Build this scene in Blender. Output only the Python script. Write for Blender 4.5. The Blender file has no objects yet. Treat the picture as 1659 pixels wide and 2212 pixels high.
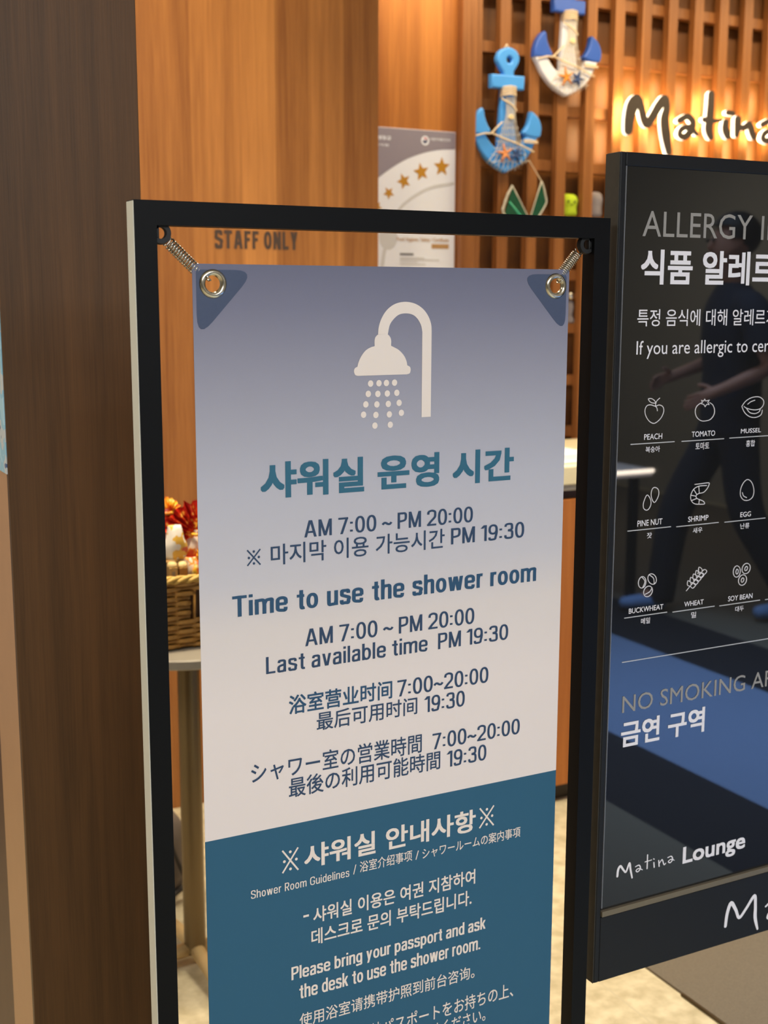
import bpy, bmesh, math, random
from mathutils import Vector, Matrix
random.seed(7)
PI = math.pi
SC = bpy.context.scene
COL = SC.collection

# ------------------------------------------------------------------ camera
CAM = Vector((0.0, 0.0, 1.5))
FPX, CX, CY = 2700.0, 829.5, 1106.0
YAW, PITCH, ROLL = math.radians(27.6), math.radians(9.64), math.radians(-0.14)
FW = Vector((math.sin(YAW) * math.cos(PITCH), math.cos(YAW) * math.cos(PITCH), -math.sin(PITCH)))
_r = Vector((math.cos(YAW), -math.sin(YAW), 0)); _d = -_r.cross(FW)
RT = _r * math.cos(ROLL) + _d * math.sin(ROLL)
DN = _d * math.cos(ROLL) - _r * math.sin(ROLL)
cd = bpy.data.cameras.new('camera'); cam = bpy.data.objects.new('camera', cd); COL.objects.link(cam)
m3 = Matrix((RT, -DN, -FW)).transposed()
cam.matrix_world = Matrix.Translation(CAM) @ m3.to_4x4()
cd.sensor_fit = 'VERTICAL'; cd.sensor_height = 36.0; cd.lens = FPX / 2212.0 * 36.0
cd.clip_start = 0.05; cd.clip_end = 60
cd.dof.use_dof = True; cd.dof.focus_distance = 1.46; cd.dof.aperture_fstop = 7.8
SC.camera = cam

# ------------------------------------------------------------------ world, light, exposure
SC.view_settings.view_transform = 'Standard'; SC.view_settings.look = 'None'
SC.view_settings.gamma = 1.0; SC.view_settings.exposure = 0.0
try: SC.view_settings.use_curve_mapping = False
except Exception: pass
SC.cycles.use_denoising = True
SC.cycles.max_bounces = 6
SC.cycles.sample_clamp_indirect = 6.0
W = bpy.data.worlds.new('world'); SC.world = W; W.use_nodes = True
W.node_tree.nodes['Background'].inputs[0].default_value = (1.0, 0.93, 0.84, 1)
W.node_tree.nodes['Background'].inputs[1].default_value = 0.25

def area(name, loc, to, sx, sy, power, col, spread=180):
    l = bpy.data.lights.new(name, 'AREA'); l.shape = 'RECTANGLE'; l.size = sx; l.size_y = sy
    l.energy = power; l.color = col; l.spread = math.radians(spread)
    o = bpy.data.objects.new(name, l); COL.objects.link(o); o.location = loc
    o.rotation_euler = (Vector(to) - Vector(loc)).to_track_quat('-Z', 'Y').to_euler()
    return o
WARM = (1.0, 0.80, 0.50); SOFT = (0.94, 0.97, 1.0); COOL = (0.42, 0.66, 1.0)
area('banner_fill_light', (0.3, -1.6, 2.72), (0.6, -0.7, 0), 2.4, 1.6, 144, SOFT)  # added fill lamp out of view, softly lights the banner front
area('wall_washer_light', (1.02, 3.10, 2.72), (1.08, 3.36, 0), 0.7, 0.12, 6.4, WARM, 150)
area('alcove_washer_light', (2.05, 3.60, 2.76), (2.05, 3.74, 0), 0.42, 0.10, 4.4, (1.0, 0.89, 0.70), 150)
area('screen_washer_light', (3.4, 3.36, 2.74), (3.4, 3.78, 1.0), 2.2, 0.12, 17, WARM, 160)
area('entrance_downlight', (1.95, 2.42, 2.72), (1.92, 2.45, 0), 0.6, 0.6, 15.5, (1.0, 0.87, 0.66), 84)
area('basket_downlight', (0.78, 2.34, 2.72), (0.82, 2.5, 0.9), 0.14, 0.14, 22, (1.0, 0.82, 0.58), 130)
area('daylight_panel_light', (3.0, -0.9, 2.74), (3.0, -0.8, 0), 1.8, 2.4, 138, COOL, 80)
area('far_wall_fill_light', (4.6, -4.0, 2.72), (4.8, -4.3, 0), 2.0, 2.0, 90, (1.0, 0.95, 0.86))  # added lamp that brightens the far walls mirrored in the sign
area('corridor_light', (-1.6, 1.6, 2.7), (-1.2, 1.7, 0.8), 1.0, 1.2, 46, (1.0, 0.94, 0.84))

# ------------------------------------------------------------------ helpers
def ray(px, py): return FW + RT * ((px - CX) / FPX) + DN * ((py - CY) / FPX)
def at(px, py, Y):
    r = ray(px, py); return CAM + r * ((Y - CAM.y) / r.y)
def lin(r, g=None, b=None):
    f = lambda c: (c / 255 / 12.92) if c / 255 <= 0.04045 else ((c / 255 + 0.055) / 1.055) ** 2.4
    return (f(r), f(g), f(b), 1.0)

class MB:
    def __init__(s): s.bm = bmesh.new()
    def box(s, x0, x1, y0, y1, z0, z1, bevel=0.0, seg=2):
        r = bmesh.ops.create_cube(s.bm, size=1.0); vs = r['verts']
        for v in vs:
            v.co = Vector((x0 + (v.co.x + .5) * (x1 - x0), y0 + (v.co.y + .5) * (y1 - y0), z0 + (v.co.z + .5) * (z1 - z0)))
        if bevel > 0:
            es = list({e for v in vs for e in v.link_edges})
            bmesh.ops.bevel(s.bm, geom=es, offset=bevel, segments=seg, affect='EDGES', profile=0.5)
        return s
    def tube(s, pts, r, n=8, closed=False, caps=True):
        P = [Vector(p) for p in pts]; N = len(P)
        R = r if isinstance(r, (list, tuple)) else [r] * N
        rings = []; prev = None
        for i in range(N):
            a = P[(i - 1) % N] if (closed or i > 0) else P[i]
            b = P[(i + 1) % N] if (closed or i < N - 1) else P[i]
            t = (b - a).normalized() if (b - a).length > 1e-9 else Vector((0, 0, 1))
            if prev is None:
                u = t.cross(Vector((0, 0, 1)))
                if u.length < 1e-3: u = t.cross(Vector((1, 0, 0)))
            else:
                u = prev - t * prev.dot(t)
                if u.length < 1e-6: u = t.orthogonal()
            u.normalize(); prev = u; w = t.cross(u)
            rings.append([s.bm.verts.new(P[i] + (u * math.cos(2 * PI * k / n) + w * math.sin(2 * PI * k / n)) * R[i]) for k in range(n)])
        M = N if closed else N - 1
        for i in range(M):
            A, Bq = rings[i], rings[(i + 1) % N]
            for k in range(n):
                s.bm.faces.new((A[k], A[(k + 1) % n], Bq[(k + 1) % n], Bq[k]))
        if caps and not closed:
            s.bm.faces.new(list(reversed(rings[0]))); s.bm.faces.new(rings[-1])
        return s
    def lathe(s, prof, c=(0, 0, 0), n=32, axis='Z', caps=True):
        c = Vector(c); rings = []
        for (r, h) in prof:
            ring = []
            for k in range(n):
                a = 2 * PI * k / n
                if axis == 'Z': p = Vector((r * math.cos(a), r * math.sin(a), h))
                elif axis == 'Y': p = Vector((r * math.cos(a), h, r * math.sin(a)))
                else: p = Vector((h, r * math.cos(a), r * math.sin(a)))
                ring.append(s.bm.verts.new(c + p))
            rings.append(ring)
        for A, Bq in zip(rings, rings[1:]):
            for k in range(n): s.bm.faces.new((A[k], A[(k + 1) % n], Bq[(k + 1) % n], Bq[k]))
        if caps:
            s.bm.faces.new(list(reversed(rings[0]))); s.bm.faces.new(rings[-1])
        return s
    def ring(s, prof, c, n=40, axis='Y'):          # closed profile lathed (washer, grommet)
        c = Vector(c); rings = []
        for (r, h) in prof:
            rings.append([s.bm.verts.new(c + (Vector((r * math.cos(2 * PI * k / n), h, r * math.sin(2 * PI * k / n))) if axis == 'Y'
                          else Vector((r * math.cos(2 * PI * k / n), r * math.sin(2 * PI * k / n), h)))) for k in range(n)])
        for i in range(len(rings)):
            A, Bq = rings[i], rings[(i + 1) % len(rings)]
            for k in range(n): s.bm.faces.new((A[k], A[(k + 1) % n], Bq[(k + 1) % n], Bq[k]))
        return s
    def ball(s, c, rx, ry=None, rz=None, u=20, v=14):
        ry = ry or rx; rz = rz or rx
        r = bmesh.ops.create_uvsphere(s.bm, u_segments=u, v_segments=v, radius=1.0)
        for q in r['verts']: q.co = Vector((c[0] + q.co.x * rx, c[1] + q.co.y * ry, c[2] + q.co.z * rz))
        return s
    def add(s, me, fn):                             # append a mesh datablock through a vertex function
        vs = [s.bm.verts.new(fn(v.co)) for v in me.vertices]
        for p in me.polygons:
            try: s.bm.faces.new([vs[i] for i in p.vertices])
            except ValueError: pass
        return s
    def flat(s, loops, y0, y1, bevel=0.0):          # loops of (x, z): filled with holes, from y0 (front) to y1 (back)
        cu = bpy.data.curves.new('tmp', 'CURVE'); cu.dimensions = '2D'; cu.fill_mode = 'BOTH' if abs(y1 - y0) > 1e-6 else 'FRONT'
        cu.extrude = max(0.0, abs(y1 - y0) / 2 - bevel); cu.bevel_depth = bevel; cu.bevel_resolution = 2
        if bevel: cu.offset = -bevel
        for L in loops:
            sp = cu.splines.new('POLY'); sp.points.add(len(L) - 1); sp.use_cyclic_u = True
            for q, (x, z) in zip(sp.points, L): q.co = (x, z, 0, 1)
        o = bpy.data.objects.new('tmp', cu)
        me = bpy.data.meshes.new_from_object(o)
        ym = (y0 + y1) / 2
        s.add(me, lambda c: Vector((c.x, ym - c.z, c.y)))
        bpy.data.objects.remove(o); bpy.data.curves.remove(cu); bpy.data.meshes.remove(me)
        return s
    def prism(s, loop, y0, y1):                     # convex loop of (x, z)
        A = [s.bm.verts.new((x, y0, z)) for x, z in loop]
        s.bm.faces.new(A)
        if abs(y1 - y0) > 1e-6:
            Bq = [s.bm.verts.new((x, y1, z)) for x, z in loop]; n = len(loop)
            s.bm.faces.new(list(reversed(Bq)))
            for k in range(n): s.bm.faces.new((A[k], Bq[k], Bq[(k + 1) % n], A[(k + 1) % n]))
        return s
    def ribbon(s, pts, y0, y1, n=6, ends=True, seg=14, smooth=True):   # variable-width stroke of (x, z, width)
        S = spline(pts, n) if smooth else list(pts)
        for i, (x, z, w) in enumerate(S):
            e_ = 5e-6 * (i % 60)                            # layers never share a plane
            if ends or 0 < i < len(S) - 1: s.prism(circle(x, z, w / 2, seg), y0 - e_, y1 + (e_ if y1 > y0 else -e_))
            if i:
                px_, pz_, pw_ = S[i - 1]; t = Vector((x - px_, z - pz_))
                if t.length < 1e-9: continue
                t.normalize(); nx, nz = -t.y, t.x
                s.prism([(px_ + nx * pw_ / 2, pz_ + nz * pw_ / 2), (px_ - nx * pw_ / 2, pz_ - nz * pw_ / 2), (x - nx * w / 2, z - nz * w / 2), (x + nx * w / 2, z + nz * w / 2)], y0 - e_ - 2.5e-6, y1 + (e_ + 2.5e-6 if y1 > y0 else -e_ - 2.5e-6))
        return s
    def link(s, name, mat, parent=None, smooth=False, angle=None):
        org = worldloc(parent) if parent else Vector((0, 0, 0))
        for v in s.bm.verts: v.co -= org
        bmesh.ops.recalc_face_normals(s.bm, faces=s.bm.faces[:])
        me = bpy.data.meshes.new(name); s.bm.to_mesh(me); s.bm.free()
        o = bpy.data.objects.new(name, me); COL.objects.link(o)
        if mat: me.materials.append(mat)
        if parent: o.parent = parent
        if smooth:
            for p in me.polygons: p.use_smooth = True
            if angle:
                try: me.set_sharp_from_angle(angle=math.radians(angle))
                except Exception: pass
        return o

def worldloc(o):
    v = Vector((0, 0, 0))
    while o is not None:
        v = v + o.location; o = o.parent
    return v
def tag(o, label=None, cat=None, group=None, kind=None):
    if label: o['label'] = label
    if cat: o['category'] = cat
    if group: o['group'] = group
    if kind: o['kind'] = kind
    return o
def thing(name, label, cat, loc=(0, 0, 0), group=None):
    o = bpy.data.objects.new(name, None); COL.objects.link(o); o.location = loc; o.empty_display_size = 0.1
    return tag(o, label, cat, group)
def struct(o, label, cat): return tag(o, label, cat, None, 'structure')

def spline(pts, n=8, closed=False):                 # Catmull-Rom through points of any dimension
    P = [tuple(p) for p in pts]; N = len(P); out = []
    rng = N if closed else N - 1
    for i in range(rng):
        p0 = P[(i - 1) % N] if closed or i > 0 else P[0]
        p1 = P[i]; p2 = P[(i + 1) % N]
        p3 = P[(i + 2) % N] if closed or i + 2 < N else P[-1]
        for k in range(n):
            t = k / n
            out.append(tuple(0.5 * (2 * b + (c - a) * t + (2 * a - 5 * b + 4 * c - d) * t * t + (3 * b - a - 3 * c + d) * t ** 3)
                             for a, b, c, d in zip(p0, p1, p2, p3)))
    if not closed: out.append(P[-1])
    return out
def brush(pts, n=8, capn=6):                        # pts (x, z, width) -> outline loop with round ends
    S = spline(pts, n); L, Rr = [], []
    for i, (x, z, w) in enumerate(S):
        a = S[max(0, i - 1)]; b = S[min(len(S) - 1, i + 1)]
        t = Vector((b[0] - a[0], b[1] - a[1])); t.normalize(); nn = Vector((-t.y, t.x)) * w / 2
        L.append((x + nn.x, z + nn.y)); Rr.append((x - nn.x, z - nn.y))
    def cap(p, q, w, sgn):
        a = S[p]; b = S[q]; t = Vector((a[0] - b[0], a[1] - b[1])); t.normalize(); a0 = math.atan2(t.y, t.x)
        return [(a[0] + math.cos(a0 + sgn * (PI / 2 - PI * k / capn)) * w / 2, a[1] + math.sin(a0 + sgn * (PI / 2 - PI * k / capn)) * w / 2) for k in range(1, capn)]
    return L + cap(-1, -2, S[-1][2], 1) + list(reversed(Rr)) + cap(0, 1, S[0][2], 1)
def circle(x, z, r, n=32, rz=None, a0=0):
    rz = rz or r
    return [(x + r * math.cos(a0 + 2 * PI * k / n), z + rz * math.sin(a0 + 2 * PI * k / n)) for k in range(n)]
def star(x, z, R, r=None, rot=0):
    r = r or R * 0.42
    return [(x + (R if k % 2 == 0 else r) * math.sin(rot + PI * k / 5), z + (R if k % 2 == 0 else r) * math.cos(rot + PI * k / 5)) for k in range(10)]

# ------------------------------------------------------------------ materials
def new_mat(name):
    m = bpy.data.materials.new(name); m.use_nodes = True
    return m, m.node_tree.nodes, m.node_tree.links, m.node_tree.nodes['Principled BSDF']
def plain(name, rgb, rough=0.5, metal=0.0, spec=0.5, noise=0.06, scale=60.0, bump=0.0, emit=0.0, emitcol=None, coat=0.0):
    m, N, L, B = new_mat(name)
    B.inputs['Roughness'].default_value = rough; B.inputs['Metallic'].default_value = metal
    B.inputs['Specular IOR Level'].default_value = spec
    if coat: B.inputs['Coat Weight'].default_value = coat; B.inputs['Coat Roughness'].default_value = 0.03
    c = lin(*rgb)
    tc = N.new('ShaderNodeNewGeometry'); nz = N.new('ShaderNodeTexNoise'); nz.inputs['Scale'].default_value = scale; nz.inputs['Detail'].default_value = 3
    L.new(tc.outputs['Position'], nz.inputs['Vector'])
    mx = N.new('ShaderNodeMix'); mx.data_type = 'RGBA'
    mx.inputs[6].default_value = tuple(v * (1 - noise) for v in c[:3]) + (1,)
    mx.inputs[7].default_value = tuple(min(1, v * (1 + noise)) for v in c[:3]) + (1,)
    L.new(nz.outputs['Fac'], mx.inputs[0]); L.new(mx.outputs[2], B.inputs['Base Color'])
    if bump:
        bp = N.new('ShaderNodeBump'); bp.inputs['Strength'].default_value = bump; bp.inputs['Distance'].default_value = 0.002
        L.new(nz.outputs['Fac'], bp.inputs['Height']); L.new(bp.outputs['Normal'], B.inputs['Normal'])
    if emit:
        B.inputs['Emission Color'].default_value = lin(*(emitcol or rgb)); B.inputs['Emission Strength'].default_value = emit
    return m
def wood(name, dark, light, strip=9.0, grain=1.0, rough=0.45, tone=0.6, axis=0, seed=0.0):
    m, N, L, B = new_mat(name)
    g = N.new('ShaderNodeNewGeometry'); sp = N.new('ShaderNodeSeparateXYZ'); L.new(g.outputs['Position'], sp.inputs[0])
    ad = N.new('ShaderNodeMath'); ad.operation = 'MULTIPLY_ADD'; ad.inputs[1].default_value = strip; ad.inputs[2].default_value = 31.7 + seed
    L.new(sp.outputs[axis], ad.inputs[0])
    vo = N.new('ShaderNodeTexVoronoi'); vo.voronoi_dimensions = '1D'; vo.inputs['Scale'].default_value = 1.0; vo.inputs['Randomness'].default_value = 0.7
    L.new(ad.outputs[0], vo.inputs['W'])
    mp = N.new('ShaderNodeMapping'); mp.inputs['Scale'].default_value = (38, 38, 1.1); L.new(g.outputs['Position'], mp.inputs['Vector'])
    n1 = N.new('ShaderNodeTexNoise'); n1.inputs['Scale'].default_value = 1.0; n1.inputs['Detail'].default_value = 6; n1.inputs['Distortion'].default_value = 0.9
    L.new(mp.outputs[0], n1.inputs['Vector'])
    mp2 = N.new('ShaderNodeMapping'); mp2.inputs['Scale'].default_value = (420, 420, 9); L.new(g.outputs['Position'], mp2.inputs['Vector'])
    n2 = N.new('ShaderNodeTexNoise'); n2.inputs['Scale'].default_value = 1.0; n2.inputs['Detail'].default_value = 3; L.new(mp2.outputs[0], n2.inputs['Vector'])
    sc = N.new('ShaderNodeSeparateColor'); L.new(vo.outputs['Color'], sc.inputs[0])
    a = N.new('ShaderNodeMath'); a.operation = 'MULTIPLY'; a.inputs[1].default_value = tone; L.new(sc.outputs[0], a.inputs[0])
    b = N.new('ShaderNodeMath'); b.operation = 'MULTIPLY_ADD'; b.inputs[1].default_value = 0.9 * grain; L.new(n1.outputs['Fac'], b.inputs[0]); L.new(a.outputs[0], b.inputs[2])
    c = N.new('ShaderNodeMath'); c.operation = 'MULTIPLY_ADD'; c.inputs[1].default_value = 0.5 * grain; L.new(n2.outputs['Fac'], c.inputs[0]); L.new(b.outputs[0], c.inputs[2])
    d = N.new('ShaderNodeMath'); d.operation = 'SUBTRACT'; d.inputs[1].default_value = 0.45 * grain; d.use_clamp = True; L.new(c.outputs[0], d.inputs[0])
    mx = N.new('ShaderNodeMix'); mx.data_type = 'RGBA'; mx.inputs[6].default_value = lin(*dark); mx.inputs[7].default_value = lin(*light)
    L.new(d.outputs[0], mx.inputs[0]); L.new(mx.outputs[2], B.inputs['Base Color'])
    B.inputs['Roughness'].default_value = rough; B.inputs['Specular IOR Level'].default_value = 0.35
    bp = N.new('ShaderNodeBump'); bp.inputs['Strength'].default_value = 0.12; bp.inputs['Distance'].default_value = 0.001
    L.new(n2.outputs['Fac'], bp.inputs['Height']); L.new(bp.outputs['Normal'], B.inputs['Normal'])
    return m

M = {}
M['panel_wood'] = wood('veneer_panel_wood', (112, 64, 28), (194, 132, 70), strip=8.5, tone=0.62)
M['alcove_wood'] = wood('alcove_veneer_wood', (132, 70, 26), (206, 134, 62), strip=11, tone=0.5, seed=3)
M['slat_wood'] = wood('slat_wood', (122, 74, 36), (190, 126, 70), strip=4, tone=0.3)
M['back_wood'] = wood('screen_backing_wood', (112, 68, 32), (168, 108, 54), strip=5, tone=0.35)
M['walnut'] = wood('walnut_pillar_wood', (66, 44, 20), (112, 76, 41), strip=5, tone=0.35, grain=1.15, rough=0.5)
M['walnut_side'] = wood('walnut_return_wood', (66, 34, 14), (92, 52, 24), strip=5, tone=0.3, axis=1)
M['beige_side'] = plain('beige_laminate', (176, 132, 92), 0.45, noise=0.05, scale=25)
M['counter_wood'] = wood('counter_wood', (160, 92, 40), (220, 142, 72), strip=7, tone=0.4)
M['counter_top'] = plain('cream_counter_top', (240, 228, 190), 0.3, noise=0.03, scale=30)
M['counter_under'] = plain('grey_counter_underside', (170, 162, 150), 0.5)
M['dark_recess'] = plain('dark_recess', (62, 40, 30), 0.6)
M['black_metal'] = plain('satin_black_metal', (7, 8, 11), 0.5, spec=0.16, noise=0.15, scale=900)
M['black_inner'] = plain('matte_black_lug', (18, 18, 20), 0.6)
M['edge_sheen'] = plain('pale_edge_sheen', (200, 197, 184), 0.5, noise=0.04)
M['steel'] = plain('nickel_steel', (196, 190, 178), 0.22, metal=1.0, noise=0.05)
M['brass_steel'] = plain('grommet_nickel', (206, 198, 180), 0.2, metal=1.0, noise=0.04)
M['sign_frame'] = plain('charcoal_sign_frame', (25, 26, 29), 0.5, spec=0.25, noise=0.12, scale=400)
M['sign_side'] = plain('scuffed_sign_side', (46, 44, 38), 0.55, noise=0.4, scale=70)
M['sign_line'] = plain('bevel_highlight_trim', (120, 122, 128), 0.35)
M['bronze_ledge'] = plain('bronze_ledge', (120, 108, 88), 0.4, metal=0.3)
M['ink_white'] = plain('white_sign_ink', (236, 232, 238), 0.5, noise=0.01)
M['ink_grey'] = plain('grey_sign_ink', (150, 146, 142), 0.5, noise=0.01)
M['ink_line'] = plain('pale_line_ink', (196, 196, 200), 0.5, noise=0.01)
M['ink_cream'] = plain('cream_banner_ink', (240, 226, 216), 0.6, noise=0.01)
M['ink_teal'] = plain('teal_banner_ink', (42, 102, 128), 0.6, noise=0.02)
M['ink_navy'] = plain('navy_banner_ink', (40, 66, 98), 0.6, noise=0.02)
M['ink_blue'] = plain('deep_blue_banner_ink', (36, 78, 112), 0.6, noise=0.02)
M['ink_brown'] = plain('dark_door_ink', (72, 56, 46), 0.6, noise=0.05)
M['rope'] = plain('cream_rope', (238, 214, 178), 0.8, noise=0.15, scale=300)
M['blue_paint'] = plain('light_blue_paint', (82, 166, 246), 0.4, noise=0.06, scale=20)
M['royal_paint'] = plain('royal_blue_paint', (52, 96, 190), 0.4, noise=0.06, scale=20)
M['white_paint'] = plain('white_paint', (236, 236, 244), 0.45, noise=0.05, scale=20)
M['starfish'] = plain('coral_starfish', (240, 158, 96), 0.7, noise=0.15, scale=200)
M['star_orange'] = plain('orange_starfish', (238, 150, 50), 0.7, noise=0.12, scale=200)
M['star_blue'] = plain('blue_starfish', (52, 76, 126), 0.7, noise=0.2, scale=200)
M['shell'] = plain('cream_shell', (240, 216, 164), 0.5, noise=0.1, scale=100)
M['net'] = plain('fishing_net_cord', (222, 212, 196), 0.8)
M['sign_black'] = plain('letter_face_black', (84, 74, 64), 0.5, spec=0.3)
M['halo'] = plain('letter_edge_acrylic', (255, 252, 240), 0.4, emit=1.9, emitcol=(255, 246, 222))
M['backlight'] = plain('letter_back_light', (255, 240, 200), 0.4, emit=30.0, emitcol=(255, 220, 150))
M['paper'] = plain('white_poster_paper', (244, 247, 255), 0.35, noise=0.01)
M['poster_grey'] = plain('grey_poster_ink', (150, 142, 152), 0.4, noise=0.02)
M['poster_pale'] = plain('pale_grey_poster_ink', (214, 214, 214), 0.4, noise=0.02)
M['gold_ink'] = plain('gold_poster_ink', (198, 142, 42), 0.4, noise=0.05)
M['brown_ink'] = plain('tan_poster_ink', (192, 150, 96), 0.4, noise=0.02)
M['black_ink'] = plain('grey_black_ink', (110, 110, 112), 0.4, noise=0.02)
M['red_ink'] = plain('emblem_red_ink', (206, 120, 130), 0.4, noise=0.02)
M['emblem_navy'] = plain('emblem_navy_ink', (70, 76, 110), 0.4, noise=0.02)
M['lime'] = plain('lime_plush', (196, 222, 48), 0.95, noise=0.12, scale=160, bump=0.6)
M['plush_grey'] = plain('grey_plush', (150, 142, 144), 0.95, noise=0.12, scale=160, bump=0.6)
M['dark_eye'] = plain('dark_bead_eye', (60, 80, 20), 0.3)
M['green_glass'] = plain('green_pane', (36, 86, 60), 0.15, noise=0.3, scale=60, coat=0.5)
M['mint'] = plain('mint_seam', (40, 196, 150), 0.3)
M['pane_rim'] = plain('pearl_rim', (206, 200, 180), 0.4, noise=0.1)
M['wicker'] = plain('wicker', (172, 128, 62), 0.45, noise=0.35, scale=120)
M['wicker_dark'] = plain('wicker_liner', (66, 40, 18), 0.8)
M['wicker_rim'] = plain('wicker_rim', (206, 168, 84), 0.5, noise=0.3, scale=160)
M['table_top'] = plain('grey_laminate_top', (150, 144, 132), 0.4)
M['table_metal'] = plain('champagne_metal_post', (112, 94, 64), 0.35, metal=0.5, noise=0.08, scale=8)
M['cream_metal'] = plain('cream_metal_foot', (200, 172, 122), 0.4, metal=0.2)
M['bag'] = plain('grey_bag_cloth', (98, 88, 80), 0.85, noise=0.1, scale=300)
M['bag_dark'] = plain('dark_bag_trim', (44, 38, 34), 0.7)
M['carton'] = plain('tan_carton', (166, 132, 80), 0.6, noise=0.05)
M['carton_brown'] = plain('brown_carton', (146, 98, 40), 0.6, noise=0.08)
M['lid'] = plain('cream_lid', (244, 214, 150), 0.5)
M['snack_white'] = plain('white_wrapper', (240, 230, 216), 0.35, noise=0.06, scale=40)
M['snack_blue'] = plain('navy_wrapper', (52, 52, 104), 0.35)
M['wall_paint'] = plain('concourse_wall_paint', (168, 164, 152), 0.8, noise=0.03, scale=2)
M['ceiling'] = plain('ceiling_paint', (214, 208, 198), 0.9, noise=0.02, scale=3)
M['toekick'] = plain('dark_toe_kick', (38, 26, 18), 0.5)
M['trim_metal'] = plain('brass_carpet_trim', (74, 62, 42), 0.35, metal=0.7)

def banner_mat():
    m, N, L, B = new_mat('printed_banner_fabric')
    g = N.new('ShaderNodeNewGeometry'); sp = N.new('ShaderNodeSeparateXYZ'); L.new(g.outputs['Position'], sp.inputs[0])
    mr = N.new('ShaderNodeMapRange'); mr.inputs['From Min'].default_value = 0.8974; mr.inputs['From Max'].default_value = 1.5374
    L.new(sp.outputs[2], mr.inputs['Value'])
    cr = N.new('ShaderNodeValToRGB'); L.new(mr.outputs[0], cr.inputs[0])
    stops = [(0.0, (236, 224, 220)), (0.22, (236, 224, 220)), (0.37, (226, 216, 213)), (0.46, (206, 202, 208)), (0.62, (190, 189, 200)), (0.80, (158, 157, 172)), (0.93, (128, 128, 148)), (1.0, (114, 115, 136))]
    el = cr.color_ramp.elements
    el[0].position, el[0].color = stops[0][0], lin(*stops[0][1]); el[1].position, el[1].color = stops[-1][0], lin(*stops[-1][1])
    for p, c in stops[1:-1]:
        e = el.new(p); e.color = lin(*c)
    lt = N.new('ShaderNodeMath'); lt.operation = 'LESS_THAN'; lt.inputs[1].default_value = 0.8974; L.new(sp.outputs[2], lt.inputs[0])
    mx = N.new('ShaderNodeMix'); mx.data_type = 'RGBA'; mx.inputs[7].default_value = lin(50, 96, 124)
    L.new(lt.outputs[0], mx.inputs[0]); L.new(cr.outputs[0], mx.inputs[6])
    L.new(mx.outputs[2], B.inputs['Base Color']); B.inputs['Roughness'].default_value = 0.6; B.inputs['Specular IOR Level'].default_value = 0.2
    wv = N.new('ShaderNodeTexNoise'); wv.inputs['Scale'].default_value = 1400; L.new(g.outputs['Position'], wv.inputs['Vector'])
    bp = N.new('ShaderNodeBump'); bp.inputs['Strength'].default_value = 0.08; bp.inputs['Distance'].default_value = 0.0005
    L.new(wv.outputs['Fac'], bp.inputs['Height']); L.new(bp.outputs['Normal'], B.inputs['Normal'])
    return m
M['banner'] = banner_mat()
M['patch'] = plain('navy_corner_patch', (72, 83, 110), 0.35, noise=0.05, scale=200)

def tile_mat():
    m, N, L, B = new_mat('cream_floor_tile')
    g = N.new('ShaderNodeNewGeometry')
    n1 = N.new('ShaderNodeTexNoise'); n1.inputs['Scale'].default_value = 26; n1.inputs['Detail'].default_value = 8; L.new(g.outputs['Position'], n1.inputs['Vector'])
    br = N.new('ShaderNodeTexBrick'); br.offset = 0.0; br.inputs['Scale'].default_value = 1.0; br.inputs['Mortar Size'].default_value = 0.0022
    br.inputs['Brick Width'].default_value = 0.6; br.inputs['Row Height'].default_value = 0.6
    mp = N.new('ShaderNodeMapping'); mp.inputs['Location'].default_value = (0.18, 0.2, 0); L.new(g.outputs['Position'], mp.inputs['Vector']); L.new(mp.outputs[0], br.inputs['Vector'])
    mx = N.new('ShaderNodeMix'); mx.data_type = 'RGBA'; mx.inputs[6].default_value = lin(176, 165, 134); mx.inputs[7].default_value = lin(208, 198, 168)
    cr = N.new('ShaderNodeMapRange'); cr.inputs['From Min'].default_value = 0.35; cr.inputs['From Max'].default_value = 0.65; L.new(n1.outputs['Fac'], cr.inputs['Value'])
    L.new(cr.outputs[0], mx.inputs[0])
    m2 = N.new('ShaderNodeMix'); m2.data_type = 'RGBA'; m2.inputs[7].default_value = lin(186, 177, 150)
    L.new(br.outputs['Fac'], m2.inputs[0]); L.new(mx.outputs[2], m2.inputs[6])
    L.new(m2.outputs[2], B.inputs['Base Color']); B.inputs['Roughness'].default_value = 0.45
    return m
M['tile'] = tile_mat()
def carpet(name, rgb):
    return plain(name, rgb, 0.95, spec=0.1, noise=0.22, scale=260, bump=0.5)
M['carpet_grey'] = carpet('grey_carpet', (112, 104, 92))
M['carpet_dark'] = carpet('dark_carpet', (40, 40, 46))
M['carpet_blue'] = carpet('blue_grey_carpet', (118, 136, 168))

def panel_mat():
    m, N, L, B = new_mat('glossy_black_display_panel')
    B.inputs['Base Color'].default_value = lin(26, 26, 27); B.inputs['Roughness'].default_value = 0.03
    B.inputs['Specular IOR Level'].default_value = 0.9
    g = N.new('ShaderNodeNewGeometry'); n = N.new('ShaderNodeTexNoise'); n.inputs['Scale'].default_value = 120; L.new(g.outputs['Position'], n.inputs['Vector'])
    mr = N.new('ShaderNodeMapRange'); mr.inputs['To Min'].default_value = 0.008; mr.inputs['To Max'].default_value = 0.03; L.new(n.outputs['Fac'], mr.inputs['Value'])
    L.new(mr.outputs[0], B.inputs['Roughness'])
    return m
M['glossy_panel'] = panel_mat()

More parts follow.
